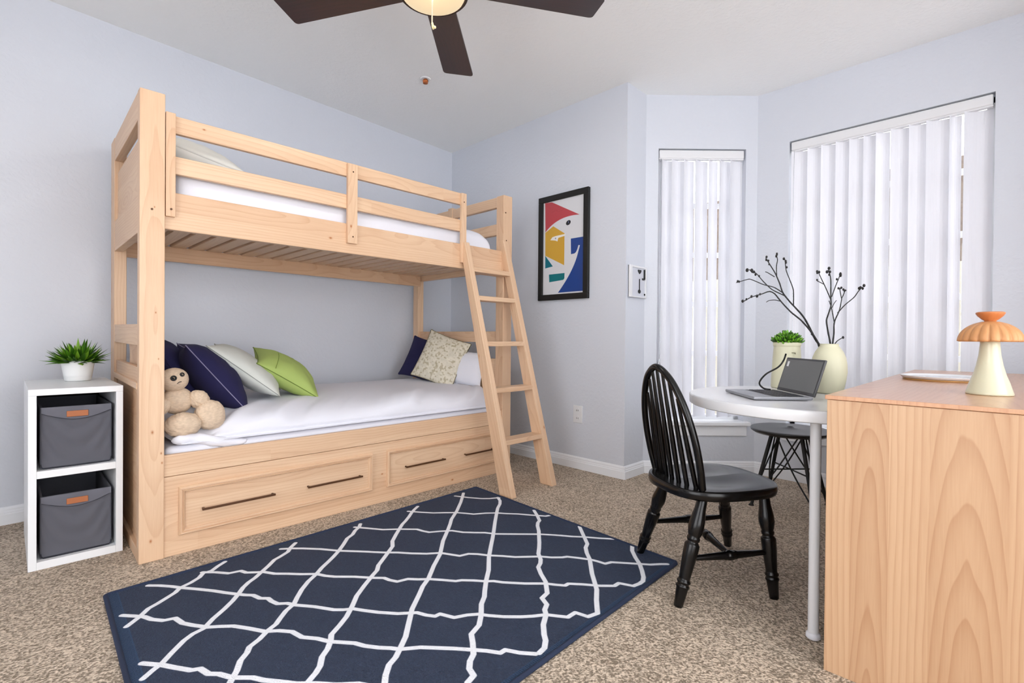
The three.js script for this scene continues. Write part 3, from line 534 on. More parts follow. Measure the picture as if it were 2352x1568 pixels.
{
  const t = thing('wall_plaque', 'small pale square plaque with dark key-shaped figures beside the narrow window', 'plaque');
  const z = ZR + 0.001;
  part('panel', box(2.902, 3.115, 1.207, 1.42, z, z + 0.012, 0.002), std({ color: '#cdd0da', roughness: 0.4 }), t);
  for (const [a, b, c, d] of [[2.902, 2.934, 1.207, 1.42], [3.103, 3.115, 1.207, 1.42], [2.934, 3.103, 1.407, 1.42], [2.934, 3.103, 1.207, 1.216]]) part('frame_bar', box(a, b, c, d, z + 0.004, z + 0.02, 0.002), M.whiteGloss, t);
  const heart = new THREE.Shape(); heart.moveTo(0, -0.016); heart.bezierCurveTo(-0.026, 0.004, -0.018, 0.02, 0, 0.01); heart.bezierCurveTo(0.018, 0.02, 0.026, 0.004, 0, -0.016);
  part('figure', new THREE.ExtrudeGeometry(heart, { depth: 0.004, bevelEnabled: false }).scale(1.25, 1, 1).translate(3.032, 1.384, z + 0.012), M.blackMatte, t);
  part('figure', merge([box(3.028, 3.034, 1.262, 1.335, z + 0.012, z + 0.017, 0.001), new THREE.SphereGeometry(0.019, 16, 12).scale(0.9, 0.75, 0.25).translate(3.031, 1.25, z + 0.014)]), M.blackMatte, t);
  part('figure', merge([box(3.086, 3.101, 1.335, 1.402, z + 0.012, z + 0.018, 0.001), box(3.066, 3.09, 1.33, 1.342, z + 0.012, z + 0.018, 0.001)]), M.blackMatte, t);
  part('figure', box(3.092, 3.102, 1.226, 1.238, z + 0.012, z + 0.018, 0.001), M.blackMatte, t);
}
{
  const t = thing('wall_outlet', 'white electrical outlet low on the far wall, below the framed print', 'outlet');
  part('cover_plate', box(XF - 0.007, XF, 0.326, 0.45, -2.232, -2.152, 0.003), M.whiteGloss, t);
  for (const y of [0.36, 0.415]) {
    const r = part('receptacle', new THREE.CylinderGeometry(0.017, 0.017, 0.004, 24).rotateZ(Math.PI / 2).scale(1, 1.05, 0.95).translate(XF - 0.008, y, -2.192), std({ color: '#dcdde0', roughness: 0.4 }), t);
    part('slot', merge([box(XF - 0.0108, XF - 0.0098, y - 0.006, y + 0.006, -2.201, -2.198, 0), box(XF - 0.0108, XF - 0.0098, y - 0.005, y + 0.005, -2.187, -2.184, 0)]), M.blackMatte, r);
  }
}

// ---------------------------------------------------------------- ceiling fan with a lit bowl, ceiling fitting
{
  const FX = 1.152, FZ = -1.586, yb = 2.285;
  const t = thing('ceiling_fan', 'dark wooden ceiling fan with a lit cream glass bowl', 'ceiling fan', [FX, 0, FZ]);
  const bladeTex = woodTex(512, 128, 0.7, 0.18, [{ w: 1, c: 0.5, h: 0.02, k: 0.03, e: 0.4 }], '#341a1a', '#1c0e0f', { s: 61, ring: 0.012, wob: 0.03, lines: 0.5, fibre: 0.5, broad: 0.3 });
  const bladeMat = phys({ map: bladeTex, roughness: 0.35, clearcoat: 0.3, clearcoatRoughness: 0.3 }), dark = std({ color: '#1d140e', roughness: 0.4, metalness: 0.6 });
  const A0 = -119.6, st = [-119.6, -42.7, 32.5, 104.5, 176.5];
  for (const a of st) {
    const s = new THREE.Shape(); s.moveTo(0.16, -0.062); s.lineTo(0.655, -0.076); s.quadraticCurveTo(0.672, -0.076, 0.673, -0.06); s.lineTo(0.675, 0.06); s.quadraticCurveTo(0.674, 0.076, 0.655, 0.076); s.lineTo(0.16, 0.062); s.quadraticCurveTo(0.13, 0, 0.16, -0.062);
    const g = new THREE.ExtrudeGeometry(s, { depth: 0.006, bevelEnabled: true, bevelThickness: 0.001, bevelSize: 0.001, bevelSegments: 1 });
    g.rotateX(-Math.PI / 2 + R(8)); g.rotateY(-R(a)); g.translate(0, yb, 0);
    part('blade', g, bladeMat, t);
    const arm = merge([box(0.07, 0.2, yb + 0.006, yb + 0.012, -0.018, 0.018, 0.002), box(0.18, 0.24, yb + 0.007, yb + 0.012, -0.04, 0.04, 0.002)]); arm.rotateY(-R(a));
    part('blade_arm', arm, dark, t);
  }
  part('motor', lathe([[0, 2.30], [0.10, 2.30], [0.115, 2.32], [0.115, 2.40], [0.09, 2.44], [0.03, 2.46], [0.015, 2.47], [0, 2.47]]), dark, t);
  part('downrod', rod(V(0, 2.46, 0), V(0, 2.57, 0), 0.012), dark, t);
  part('canopy', lathe([[0.012, 2.555], [0.05, 2.57], [0.065, 2.60], [0.066, HC - 0.001], [0, HC - 0.001]]), dark, t);
  part('light_kit', lathe([[0.05, 2.302], [0.05, 2.29], [0.11, 2.262], [0.131, 2.25], [0.1345, 2.241], [0.130, 2.2365], [0.122, 2.241], [0.1, 2.262], [0, 2.285]]), dark, t);
  const glow = std({ color: '#b8a888', roughness: 0.35, emissive: '#ffe4b8', emissiveIntensity: 0.62 });
  part('glass_bowl', lathe([[0.123, 2.243], [0.118, 2.233], [0.1, 2.222], [0.07, 2.213], [0.03, 2.2085], [0, 2.208]]), glow, t);
  const ch = part('pull_chain', merge([new THREE.SphereGeometry(0.007, 12, 8).scale(1, 0.7, 1).translate(-0.022, 2.209, 0.026), rod(V(-0.022, 2.208, 0.026), V(-0.022, 2.11, 0.026), 0.0026, 0.0026, 8)]), std({ color: '#e5d8bd', roughness: 0.4 }), t);
  const fob = merge([new THREE.TorusGeometry(0.0075, 0.003, 8, 18).rotateY(0.6).translate(-0.018, 2.098, 0.026), new THREE.SphereGeometry(0.005, 12, 10).translate(-0.012, 2.096, 0.03), new THREE.SphereGeometry(0.0045, 12, 10).translate(-0.021, 2.108, 0.026)]);
  part('fob', fob, std({ color: '#efe2b0', roughness: 0.35 }), ch);
  const lamp = new THREE.PointLight(LAMP.colour, LAMP.power, 0, 2); lamp.name = 'lamp'; lamp.position.set(0, 2.228, 0); lamp.castShadow = true; lamp.shadow.radius = 1.2; t.add(lamp);
}
{
  const t = thing('ceiling_sprinkler', 'tiny copper ceiling fitting in a pale ring near the fan', 'sprinkler', [1.936, HC, -2.741]);
  part('ring', lathe([[0.006, -0.002], [0.028, -0.007], [0.034, -0.003], [0.035, 0]], 32), M.white, t);
  part('head', merge([new THREE.SphereGeometry(0.018, 20, 14).scale(1, 0.8, 1).translate(0, -0.016, 0), new THREE.CylinderGeometry(0.016, 0.016, 0.003, 20).translate(0, -0.028, 0)]), std({ color: '#b4622c', roughness: 0.4, metalness: 0.3 }), t);
}

// ---------------------------------------------------------------- rug
{
  const c = [[0.25, -2.264], [2.04, -2.328], [1.956, -0.971], [0.205, -0.908]];      // corners, clockwise from the bed side
  const W = 2048, H = 1560, cv = document.createElement('canvas'); cv.width = W; cv.height = H; const g = cv.getContext('2d');
  const x0 = 0.18, x1 = 2.06, z0 = -2.35, z1 = -0.89, PX = (x) => (x - x0) / (x1 - x0) * W, PZ = (z) => (z - z0) / (z1 - z0) * H;
  g.fillStyle = '#29344a'; g.fillRect(0, 0, W, H);
  for (let i = 0; i < 90000; i++) { g.fillStyle = ['#222d43', '#2f3c54', '#364358', '#1f293e'][i % 4]; g.globalAlpha = 0.5; const a = rr(0, W), b = rr(0, H); g.fillRect(a, b, rr(1, 3), rr(3, 12)); }
  g.globalAlpha = 1;
  const lines = [
    [[1.84, -2.28], [1.92, -2.14], [1.99, -2.09], [2.0, -2.08]], [[1.5, -2.25], [1.58, -2.14], [1.67, -2.06], [1.72, -1.98], [1.82, -1.91], [1.89, -1.82], [1.97, -1.7], [2.0, -1.69]],
    [[1.19, -2.24], [1.27, -2.12], [1.39, -2.01], [1.41, -1.94], [1.5, -1.88], [1.56, -1.79], [1.62, -1.71], [1.77, -1.56], [1.83, -1.48], [1.89, -1.4], [1.97, -1.29]],
    [[0.84, -2.23], [0.91, -2.17], [1.01, -2.04], [1.09, -1.95], [1.14, -1.89], [1.22, -1.8], [1.31, -1.72], [1.35, -1.64], [1.39, -1.63], [1.44, -1.56], [1.51, -1.47], [1.59, -1.4], [1.65, -1.33], [1.67, -1.32], [1.72, -1.23], [1.73, -1.17], [1.76, -1.16], [1.83, -1.07], [1.89, -1.01], [1.91, -0.99]],
    [[0.54, -2.22], [0.61, -2.14], [0.65, -2.13], [0.66, -2.1], [0.71, -2.06], [0.77, -1.98], [0.85, -1.9], [0.89, -1.83], [0.99, -1.72], [1.02, -1.69], [1.04, -1.63], [1.08, -1.62], [1.14, -1.56], [1.2, -1.48], [1.22, -1.47], [1.28, -1.4], [1.32, -1.35], [1.43, -1.23], [1.47, -1.17], [1.49, -1.17], [1.56, -1.08], [1.6, -1.04], [1.63, -1.04], [1.65, -0.99], [1.71, -0.985]],
    [[0.37, -2.24], [0.4, -2.21], [0.45, -2.14], [0.53, -2.03], [0.58, -1.95], [0.62, -1.9], [0.63, -1.86], [0.65, -1.84], [0.66, -1.78], [0.7, -1.73], [0.78, -1.61], [0.83, -1.57], [0.88, -1.49], [0.97, -1.4], [1.0, -1.34], [1.02, -1.34], [1.04, -1.29], [1.11, -1.25], [1.16, -1.18], [1.2, -1.14], [1.27, -1.09], [1.31, -1.03], [1.35, -1.03], [1.36, -0.985], [1.4, -0.975]],
    [[0.27, -2.06], [0.32, -2.0], [0.36, -1.93], [0.39, -1.92], [0.4, -1.87], [0.45, -1.79], [0.51, -1.74], [0.57, -1.64], [0.63, -1.58], [0.64, -1.53], [0.69, -1.45], [0.74, -1.39], [0.78, -1.32], [0.82, -1.27], [0.91, -1.19], [0.97, -1.12], [1.02, -1.05], [1.04, -1.05], [1.09, -0.975]],
    [[0.27, -1.72], [0.31, -1.67], [0.36, -1.59], [0.38, -1.58], [0.39, -1.54], [0.41, -1.52], [0.43, -1.48], [0.47, -1.44], [0.51, -1.38], [0.58, -1.3], [0.66, -1.22], [0.72, -1.13], [0.79, -1.06], [0.85, -0.98]],
    [[0.25, -1.4], [0.33, -1.3], [0.38, -1.23], [0.46, -1.14], [0.52, -1.05], [0.57, -0.98]],
    [[0.27, -1.97], [0.31, -2.01], [0.34, -2.05], [0.4, -2.09], [0.45, -2.14], [0.52, -2.18], [0.54, -2.21], [0.57, -2.21], [0.63, -2.26]],
    [[0.26, -1.64], [0.31, -1.68], [0.38, -1.76], [0.44, -1.79], [0.52, -1.87], [0.59, -1.95], [0.64, -2.01], [0.7, -2.06], [0.78, -2.14], [0.85, -2.18], [0.91, -2.25]],
    [[0.25, -1.3], [0.32, -1.37], [0.42, -1.46], [0.47, -1.54], [0.51, -1.59], [0.58, -1.64], [0.63, -1.68], [0.7, -1.74], [0.76, -1.82], [0.85, -1.9], [0.93, -1.97], [1.01, -2.04], [1.1, -2.14], [1.17, -2.2], [1.23, -2.26]],
    [[0.28, -1.04], [0.38, -1.14], [0.46, -1.24], [0.57, -1.32], [0.62, -1.36], [0.67, -1.42], [0.71, -1.48], [0.79, -1.54], [0.88, -1.64], [1.0, -1.74], [1.06, -1.8], [1.2, -1.92], [1.23, -1.97], [1.35, -2.09], [1.41, -2.14], [1.5, -2.22], [1.58, -2.28]],
    [[0.52, -0.98], [0.62, -1.09], [0.71, -1.17], [0.76, -1.23], [0.82, -1.27], [0.91, -1.36], [1.04, -1.49], [1.14, -1.57], [1.3, -1.71], [1.5, -1.91], [1.59, -2.0], [1.79, -2.17], [1.91, -2.29]],
    [[0.84, -0.98], [0.87, -1.02], [0.9, -1.03], [0.91, -1.06], [0.96, -1.1], [1.02, -1.18], [1.07, -1.2], [1.16, -1.29], [1.23, -1.35], [1.35, -1.46], [1.51, -1.62], [1.64, -1.74], [1.82, -1.91], [1.93, -2.0], [2.0, -2.09]],
    [[1.1, -0.97], [1.13, -0.975], [1.18, -1.02], [1.27, -1.09], [1.32, -1.13], [1.34, -1.17], [1.38, -1.18], [1.44, -1.24], [1.51, -1.34], [1.57, -1.38], [1.65, -1.46], [1.75, -1.55], [1.84, -1.64], [1.9, -1.68], [1.99, -1.8]],
    [[1.4, -0.975], [1.53, -1.07], [1.72, -1.24], [1.8, -1.32], [1.84, -1.34], [1.98, -1.49]], [[1.71, -0.985], [1.74, -1.0], [1.83, -1.07], [1.92, -1.16], [1.97, -1.19]]];
  // overlocked border along the near edges
  for (const [p0, p1, wdt] of [[c[0], c[3], 0.07], [c[3], c[2], 0.045], [c[2], c[1], 0.02], [c[1], c[0], 0.02]]) {
    g.lineCap = 'butt'; g.strokeStyle = '#28405f'; g.lineWidth = wdt / (x1 - x0) * W; g.beginPath(); g.moveTo(PX(p0[0]), PZ(p0[1])); g.lineTo(PX(p1[0]), PZ(p1[1])); g.stroke();
    g.strokeStyle = '#1b2a42'; g.lineWidth *= 0.9; g.setLineDash([3, 5]); g.stroke(); g.setLineDash([]);
  }
  for (const l of lines) for (let i = l.length - 1; i > 0; i--) { const [a0, b0] = l[i - 1], [a1, b1] = l[i]; if (Math.hypot(a1 - a0, b1 - b0) > 0.06) l.splice(i, 0, [(a0 + a1) / 2 + rr(-0.006, 0.006), (b0 + b1) / 2 + rr(-0.006, 0.006)]); }
  g.lineCap = 'round'; g.lineJoin = 'round';
  for (const [col, add] of [['#c9ccd6', 3], ['#eef0f6', 0]]) for (const l of lines) { g.strokeStyle = col; g.lineWidth = 17 + add; g.beginPath(); l.forEach(([a, b], i) => i ? g.lineTo(PX(a), PZ(b)) : g.moveTo(PX(a), PZ(b))); g.stroke(); }
  const tex = new THREE.CanvasTexture(cv); tex.colorSpace = THREE.SRGBColorSpace; tex.flipY = false;
  const s = new THREE.Shape(), q = 0.014;
  for (let i = 0; i < 4; i++) { const P = new THREE.Vector2(...c[i]), a = new THREE.Vector2(...c[(i + 3) % 4]).sub(P).normalize().multiplyScalar(q).add(P), b = new THREE.Vector2(...c[(i + 1) % 4]).sub(P).normalize().multiplyScalar(q).add(P); i ? s.lineTo(a.x, a.y) : s.moveTo(a.x, a.y); s.quadraticCurveTo(P.x, P.y, b.x, b.y); }
  const geo = new THREE.ExtrudeGeometry(s, { depth: 0.008, bevelEnabled: false }); geo.rotateX(Math.PI / 2); geo.translate(0, 0.009, 0);
  const p = geo.attributes.position, uv = geo.attributes.uv; for (let i = 0; i < p.count; i++) uv.setXY(i, (p.getX(i) - x0) / (x1 - x0), (p.getZ(i) - z0) / (z1 - z0));
  const t = thing('rug', 'navy blue rug with wavy white lattice lines on the beige carpet', 'rug');
  const rugBump = dataTex(512, 512, (u, v) => vnoise(u * 120, v * 120, 81, 120, 120), false, 1, 1); rugBump.repeat.set(8, 6);
  part('pile', geo, std({ map: tex, roughness: 1, bumpMap: rugBump, bumpScale: 0.002 }), t);
  const edge = c.map(([x, z]) => V(x, 0.0065, z)); const pts = [];
  for (let i = 0; i < 4; i++) for (const k of [0.006, 0.012, 0.1, 0.3, 0.5, 0.7, 0.9, 0.988, 0.994]) pts.push(edge[i].clone().lerp(edge[(i + 1) % 4], k));
  part('binding', tube(pts, 0.0075, 900, 8, true), cloth('#25314c'), t).userData.label = 'dark blue overlocked edge';
}

// ---------------------------------------------------------------- round table
const TY = 0.72;
{
  const t = thing('round_table', 'round white table with tubular legs tucked beside the wooden desk', 'table', [2.103, 0, -0.523]);
  part('tabletop', lathe([[0, TY - 0.038], [0.420, TY - 0.038], [0.4265, TY - 0.034], [0.4275, TY - 0.005], [0.4235, TY], [0, TY]], 128), M.whiteGloss, t);
  for (const [x, z] of [[1.776, -0.429], [2.45, -0.592], [2.26, -0.22], [1.93, -0.2]]) {
    const l = part('leg', new THREE.CylinderGeometry(0.0155, 0.0155, TY - 0.058, 24).translate(x - 2.103, (TY - 0.038 + 0.02) / 2, z + 0.523), M.whiteGloss, t);
    part('foot_cap', lathe([[0, 0], [0.017, 0.001], [0.021, 0.006], [0.0205, 0.016], [0.017, 0.021], [0.0156, 0.0225]], 24).translate(x - 2.103, 0, z + 0.523), std({ color: '#dfe0e6', roughness: 0.25 }), l);
    part('mounting_plate', new THREE.CylinderGeometry(0.035, 0.035, 0.005, 24).translate(x - 2.103, TY - 0.0405, z + 0.523), M.whiteGloss, l);
  }
}

// ---------------------------------------------------------------- windsor chair
{
  const a = R(30), F = V(Math.cos(a), 0, Math.sin(a)), Rt = V(-F.z, 0, F.x), B = V(1.782, 0, -0.886), sy = 0.41;
  const P = (f, r, y) => B.clone().addScaledVector(F, f).addScaledVector(Rt, r).setY(y);
  const t = thing('windsor_chair', 'black spindle-back wooden chair at the white table', 'chair');
  // saddle seat
  const outline = (th) => { const c = Math.cos(th), s = Math.sin(th); const k = Math.pow(Math.pow(Math.abs(c), 2.9) + Math.pow(Math.abs(s), 2.9), -1 / 2.9); const f = 0.14 + 0.212 * c * k, r = 0.2 * s * k * (1 + 0.03 * c); return [f, r]; };
  const seat = surf(96, 40, (u, v) => {                            // v: centre of top -> rim -> underside -> centre
    const th = u * Math.PI * 2, [f, r] = outline(th); let k, y;
    if (v < 0.55) { k = v / 0.55 * 0.985; } else if (v < 0.7) { const q = (v - 0.55) / 0.15 * Math.PI; k = 0.985 + 0.015 * Math.sin(q); } else k = 0.985 * (1 - (v - 0.7) / 0.3);
    const ff = 0.14 + (f - 0.14) * k, r2 = r * k;
    const dish = 0.014 * Math.exp(-(((ff - 0.13) / 0.13) ** 2) - ((Math.abs(r2) - 0.075) / 0.075) ** 2) ;
    const front = 0.006 * smooth(ff, 0.25, 0.37);
    if (v < 0.55) y = sy - dish - front * 0.5 - 0.006 * Math.pow(v / 0.55, 8); else if (v < 0.7) y = lerp(sy - 0.006, sy - 0.036, (v - 0.55) / 0.15); else y = sy - 0.038;
    return P(ff, r2, y);
  });
  seat.index.array.reverse(); seat.computeVertexNormals();
  part('seat', seat, M.black, t);
  const leg = [[0, 0.0125], [0.01, 0.0135], [0.16, 0.0175], [0.175, 0.0205], [0.19, 0.019], [0.2, 0.016], [0.21, 0.0195], [0.225, 0.0205], [0.235, 0.017], [0.25, 0.0165], [0.45, 0.0215], [0.545, 0.0225], [0.56, 0.019], [0.572, 0.0155], [0.585, 0.0185], [0.605, 0.0195], [0.62, 0.017], [0.635, 0.0195], [0.7, 0.0235], [0.76, 0.0225], [0.86, 0.017], [1, 0.0145]];
  const feet = { fl: [1.933, -1.129], bl: [1.651, -0.814], br: [1.95, -0.596], fr: [2.302, -0.9] }, tops = { fl: P(0.03, -0.12, sy - 0.03), bl: P(0.03, 0.115, sy - 0.03), br: P(0.285, 0.115, sy - 0.03), fr: P(0.285, -0.115, sy - 0.03) };
  const L = {};
  for (const k of ['bl', 'br', 'fl', 'fr']) { const a0 = V(feet[k][0], k === 'fl' ? 0.009 : 0, feet[k][1]); L[k] = [a0, tops[k]]; part('leg', turned(a0, tops[k], leg.map(([q, r]) => [q, r * 1.16])), M.black, t); }
  const on = (k, s) => L[k][0].clone().lerp(L[k][1], s);
  const str = [[0, 0.008], [0.1, 0.0095], [0.42, 0.014], [0.44, 0.0165], [0.455, 0.0135], [0.47, 0.0175], [0.5, 0.018], [0.53, 0.0175], [0.545, 0.0135], [0.56, 0.0165], [0.58, 0.014], [0.9, 0.0095], [1, 0.008]];
  const s1 = [on('bl', 0.42), on('br', 0.42)], s2 = [on('fl', 0.42), on('fr', 0.42)];
  part('stretcher', turned(...s1, str), M.black, t); part('stretcher', turned(...s2, str), M.black, t);
  part('stretcher', turned(s1[0].clone().lerp(s1[1], 0.5), s2[0].clone().lerp(s2[1], 0.5), str), M.black, t);
  // hoop and spindles
  const al = R(12.5), up = V(0, Math.cos(al), 0).addScaledVector(F, -Math.sin(al)), H = (s, q) => P(0, 0, sy - 0.01).addScaledVector(Rt, s).addScaledVector(up, q);
  const hoopPts = [[0.152, 0.008], [0.162, 0.09], [0.161, 0.18], [0.145, 0.265], [0.112, 0.345], [0.066, 0.405], [0, 0.437], [-0.066, 0.405], [-0.112, 0.345], [-0.145, 0.265], [-0.161, 0.18], [-0.162, 0.09], [-0.152, 0.008]];
  const curve = new THREE.CatmullRomCurve3(hoopPts.map(([s, q]) => H(s, q)), false, 'catmullrom', 0.5);
  part('hoop', new THREE.TubeGeometry(curve, 120, 0.0125, 14, false), M.black, t);
  const sp = [[0, 0.0085], [0.05, 0.0085], [0.35, 0.0095], [1, 0.0055]];
  for (let i = 0; i < 7; i++) {
    const k = (i - 3) / 3, x0 = k * 0.122, x1 = k * 0.1, yt = 0.437 - 0.17 * Math.pow(Math.abs(k) * 0.78, 2.0) - 0.006;
    const foot = P(-0.022 + 0.03 * k * k * 0.6, 0, sy - 0.01).addScaledVector(Rt, x0);
    part('spindle', turned(foot, H(x1, yt), sp, 12), M.black, t);
  }
}

// ---------------------------------------------------------------- wire-base stool
{
  const C = [3.12, 0, -0.88], hs = 0.435;
  const t = thing('stool', 'black round-seat stool with a wire strut base under the window', 'stool', C);
  part('seat', lathe([[0, hs - 0.03], [0.185, hs - 0.03], [0.203, hs - 0.018], [0.205, hs - 0.01], [0.2, hs - 0.004], [0.16, hs - 0.006], [0.06, hs - 0.003], [0.02, hs + 0.002], [0.012, hs + 0.01], [0, hs + 0.011]], 64), phys({ color: '#111113', roughness: 0.38, clearcoat: 0.3 }), t);
  const ang = [0.75, 2.32, 3.89, 5.46];
  const top = (a, r = 0.105) => V(r * Math.cos(a), hs - 0.03, r * Math.sin(a)), bot = (a, r = 0.22) => V(r * Math.cos(a), 0, r * Math.sin(a));
  ang.forEach((a) => { const l = part('leg', rod(bot(a), top(a), 0.0085, 0.011, 12), M.blackMatte, t); part('foot', new THREE.CylinderGeometry(0.011, 0.015, 0.008, 14).translate(bot(a).x, 0.004, bot(a).z), M.blackMatte, l); });
  ang.forEach((a, i) => {
    const b = ang[(i + 1) % 4];
    for (const [p, q] of [[a, b], [b, a]]) part('strut', tube([bot(p).lerp(top(p), 0.12), bot(p).lerp(top(q), 0.5).add(V(0, 0.01, 0)), top(q, 0.085)], 0.0042, 16, 6), M.blackMatte, t);
  });
  part('strut', merge([rod(bot(0.75).lerp(top(0.75), 0.5), bot(3.89).lerp(top(3.89), 0.5), 0.004), rod(bot(2.32).lerp(top(2.32), 0.5), bot(5.46).lerp(top(5.46), 0.5), 0.004)]), M.blackMatte, t);
}

// ---------------------------------------------------------------- wooden desk in the foreground
const DX = 1.628, DZ = -0.369, DY = 0.776;
{
  const t = thing('wooden_desk', 'light wooden desk with a full end panel in the right foreground', 'desk');
  part('end_panel', grain(box(DX + 0.002, DX + 0.027, 0, DY - 0.0125, DZ + 0.002, 0.3, 0.0015), 'y', false), M.desk, t);
  part('end_panel', grain(box(3.43, 3.455, 0, DY - 0.0125, DZ + 0.002, 0.3, 0.0015), 'y'), M.desk, t);
  part('desktop', grain(box(DX, 3.46, DY - 0.0115, DY, DZ - 0.003, 0.302, 0.0015), 'x'), M.deskTop, t);
  part('back_panel', grain(box(DX + 0.027, 3.43, 0.05, DY - 0.0125, 0.275, 0.295, 0.001), 'x'), M.desk, t);
}
{
  const t = thing('mushroom_lamp', 'cream lamp with a fluted orange wooden mushroom cap on the desk', 'lamp', [2.02, DY, -0.045]); t.scale.set(0.79, 1, 0.79);
  const cream = phys({ color: '#d6d4b8', roughness: 0.3, clearcoat: 0.3 });
  part('base', lathe([[0, 0], [0.064, 0], [0.0665, 0.002], [0.0665, 0.006], [0.064, 0.012], [0.056, 0.035], [0.046, 0.058], [0.0375, 0.085], [0.031, 0.115], [0.0275, 0.15], [0.0265, 0.165], [0, 0.165]], 64), cream, t);
  const capTex = dataTex(512, 128, (u, v) => { const k = fbm(u * 20, v * 4, 66, 3); return [0.5 + 0.16 * k, 0.225 + 0.11 * k, 0.082 + 0.06 * k]; }, true, 1, 1);
  const orange = std({ map: capTex, roughness: 0.45 });
  const cap = surf(144, 24, (u, v) => { const th = u * Math.PI * 2, a = v * Math.PI / 2; let r, y; if (v < 0.86) { const q = v / 0.86 * Math.PI / 2; r = 0.0925 * Math.sin(q); y = 0.152 + 0.062 * Math.cos(q) ** 0.92; } else { r = lerp(0.0925, 0.024, (v - 0.86) / 0.14); y = lerp(0.152, 0.158, Math.min(1, (v - 0.86) / 0.05)); }
    const fl = Math.abs(Math.sin(th * 9)) ** 0.6; r *= 1 - 0.085 * (1 - fl) * smooth(v, 0.1, 0.6) * (1 - smooth(v, 0.88, 1)); return V(r * Math.cos(th), y, -r * Math.sin(th)); });
  cap.index.array.reverse(); cap.computeVertexNormals();
  part('cap', cap, orange, t).userData.label = 'fluted orange wooden cap';
  part('finial', lathe([[0, 0.208], [0.0165, 0.208], [0.0165, 0.215], [0.024, 0.219], [0.036, 0.229], [0.041, 0.236], [0.0405, 0.239], [0.034, 0.241], [0, 0.2395]], 48), std({ map: capTex, color: '#ffd9c0', roughness: 0.35 }), t);
}
{
  const t = thing('round_tray', 'flat white round tray with blue motifs on the desk beside the lamp', 'tray', [2.62, DY, -0.19]);
  const cv = document.createElement('canvas'); cv.width = cv.height = 512; const g = cv.getContext('2d'); g.fillStyle = '#eceef4'; g.fillRect(0, 0, 512, 512);
  g.fillStyle = '#4a56a0'; for (let i = 0; i < 26; i++) { const a = rr(0, 6.28), r = rr(60, 120); g.beginPath(); g.ellipse(256 + r * Math.cos(a), 256 + r * Math.sin(a), rr(5, 13), rr(4, 9), rr(0, 3), 0, 7); g.fill(); }
  const tex = new THREE.CanvasTexture(cv); tex.colorSpace = THREE.SRGBColorSpace;
  part('dish', lathe([[0, 0.003], [0.118, 0.003], [0.132, 0.009], [0.138, 0.0165], [0.136, 0.018], [0.128, 0.0125], [0.115, 0.0085], [0, 0.008]], 64), M.whiteGloss, t);
  part('rim', new THREE.TorusGeometry(0.126, 0.003, 8, 64).rotateX(Math.PI / 2).translate(0, 0.003, 0), std({ color: '#b98a4e', roughness: 0.4 }), t).userData.label = 'tan foot ring';
  part('motif', new THREE.CircleGeometry(0.112, 48).rotateX(-Math.PI / 2).translate(0, 0.0092, 0), std({ map: tex, roughness: 0.3 }), t);
}

// ---------------------------------------------------------------- on the table: laptop, cable, pots, twigs
{
  const a = R(48), F = V(Math.cos(a), 0, Math.sin(a)), Rt = V(-F.z, 0, F.x);
  const t = thing('laptop', 'open grey laptop with a dark screen on the white table', 'laptop', [1.99, TY, -0.645], 0);
  t.quaternion.setFromRotationMatrix(new THREE.Matrix4().makeBasis(Rt, V(0, 1, 0), Rt.clone().cross(V(0, 1, 0))));
  const alu = std({ color: '#9a9ca2', roughness: 0.35, metalness: 0.5 }), dk = std({ color: '#3b3c40', roughness: 0.5 });
  const w = 0.265, d = 0.2;
  part('base', box(-w / 2, w / 2, 0.002, 0.013, -d / 2, d / 2, 0.004), alu, t);
  const kb = part('keyboard', box(-w / 2 + 0.02, w / 2 - 0.02, 0.0128, 0.0136, -d / 2 + 0.02, 0.03, 0.0003), dk, t);
  const key = box(-0.009, 0.009, 0.0136, 0.0152, -0.008, 0.008, 0.001, 1);
  for (let r = 0; r < 5; r++) for (let c = 0; c < 11; c++) { const k = part('key', key, std.k ??= std({ color: '#202126', roughness: 0.5 }), kb); k.position.set(-w / 2 + 0.034 + c * 0.0202, 0, -d / 2 + 0.031 + r * 0.0195); }
  part('trackpad', box(-0.045, 0.045, 0.0128, 0.0134, 0.038, 0.088, 0.0003), std({ color: '#8a8c92', roughness: 0.3, metalness: 0.4 }), t);
  const lid = new THREE.Group(); lid.name = 'lid'; lid.position.set(0, 0.014, -d / 2); lid.rotation.x = -R(17); t.add(lid);
  part('lid_shell', box(-w / 2, w / 2, 0, 0.134, -0.008, 0, 0.003), std({ color: '#4a4b4e', roughness: 0.4, metalness: 0.3 }), lid);
  part('screen', box(-w / 2 + 0.008, w / 2 - 0.008, 0.012, 0.126, 0, 0.0008, 0), phys({ color: '#6c6d6e', roughness: 0.3 }), lid);
  part('painted_highlight', box(-w / 2 + 0.02, -w / 2 + 0.034, 0.098, 0.118, 0.0008, 0.0014, 0.0002), M.white, lid).userData.label = 'small white highlight painted on the screen';  // white chip stands in for a highlight on the screen
}
{
  const p = [V(2.25, 0.872, -0.655), V(2.285, 0.842, -0.675), V(2.26, 0.816, -0.688), V(2.183, 0.79, -0.709), V(2.134, 0.758, -0.717), V(2.12, 0.738, -0.697), V(2.096, 0.7365, -0.665)];
  single('power_cable', tube(p, 0.0034, 60, 8), M.blackMatte, 'thin black cable looping from the laptop lid down to the table', 'cable');
}
const creamPot = std({ color: '#d4d2b6', roughness: 0.4 });
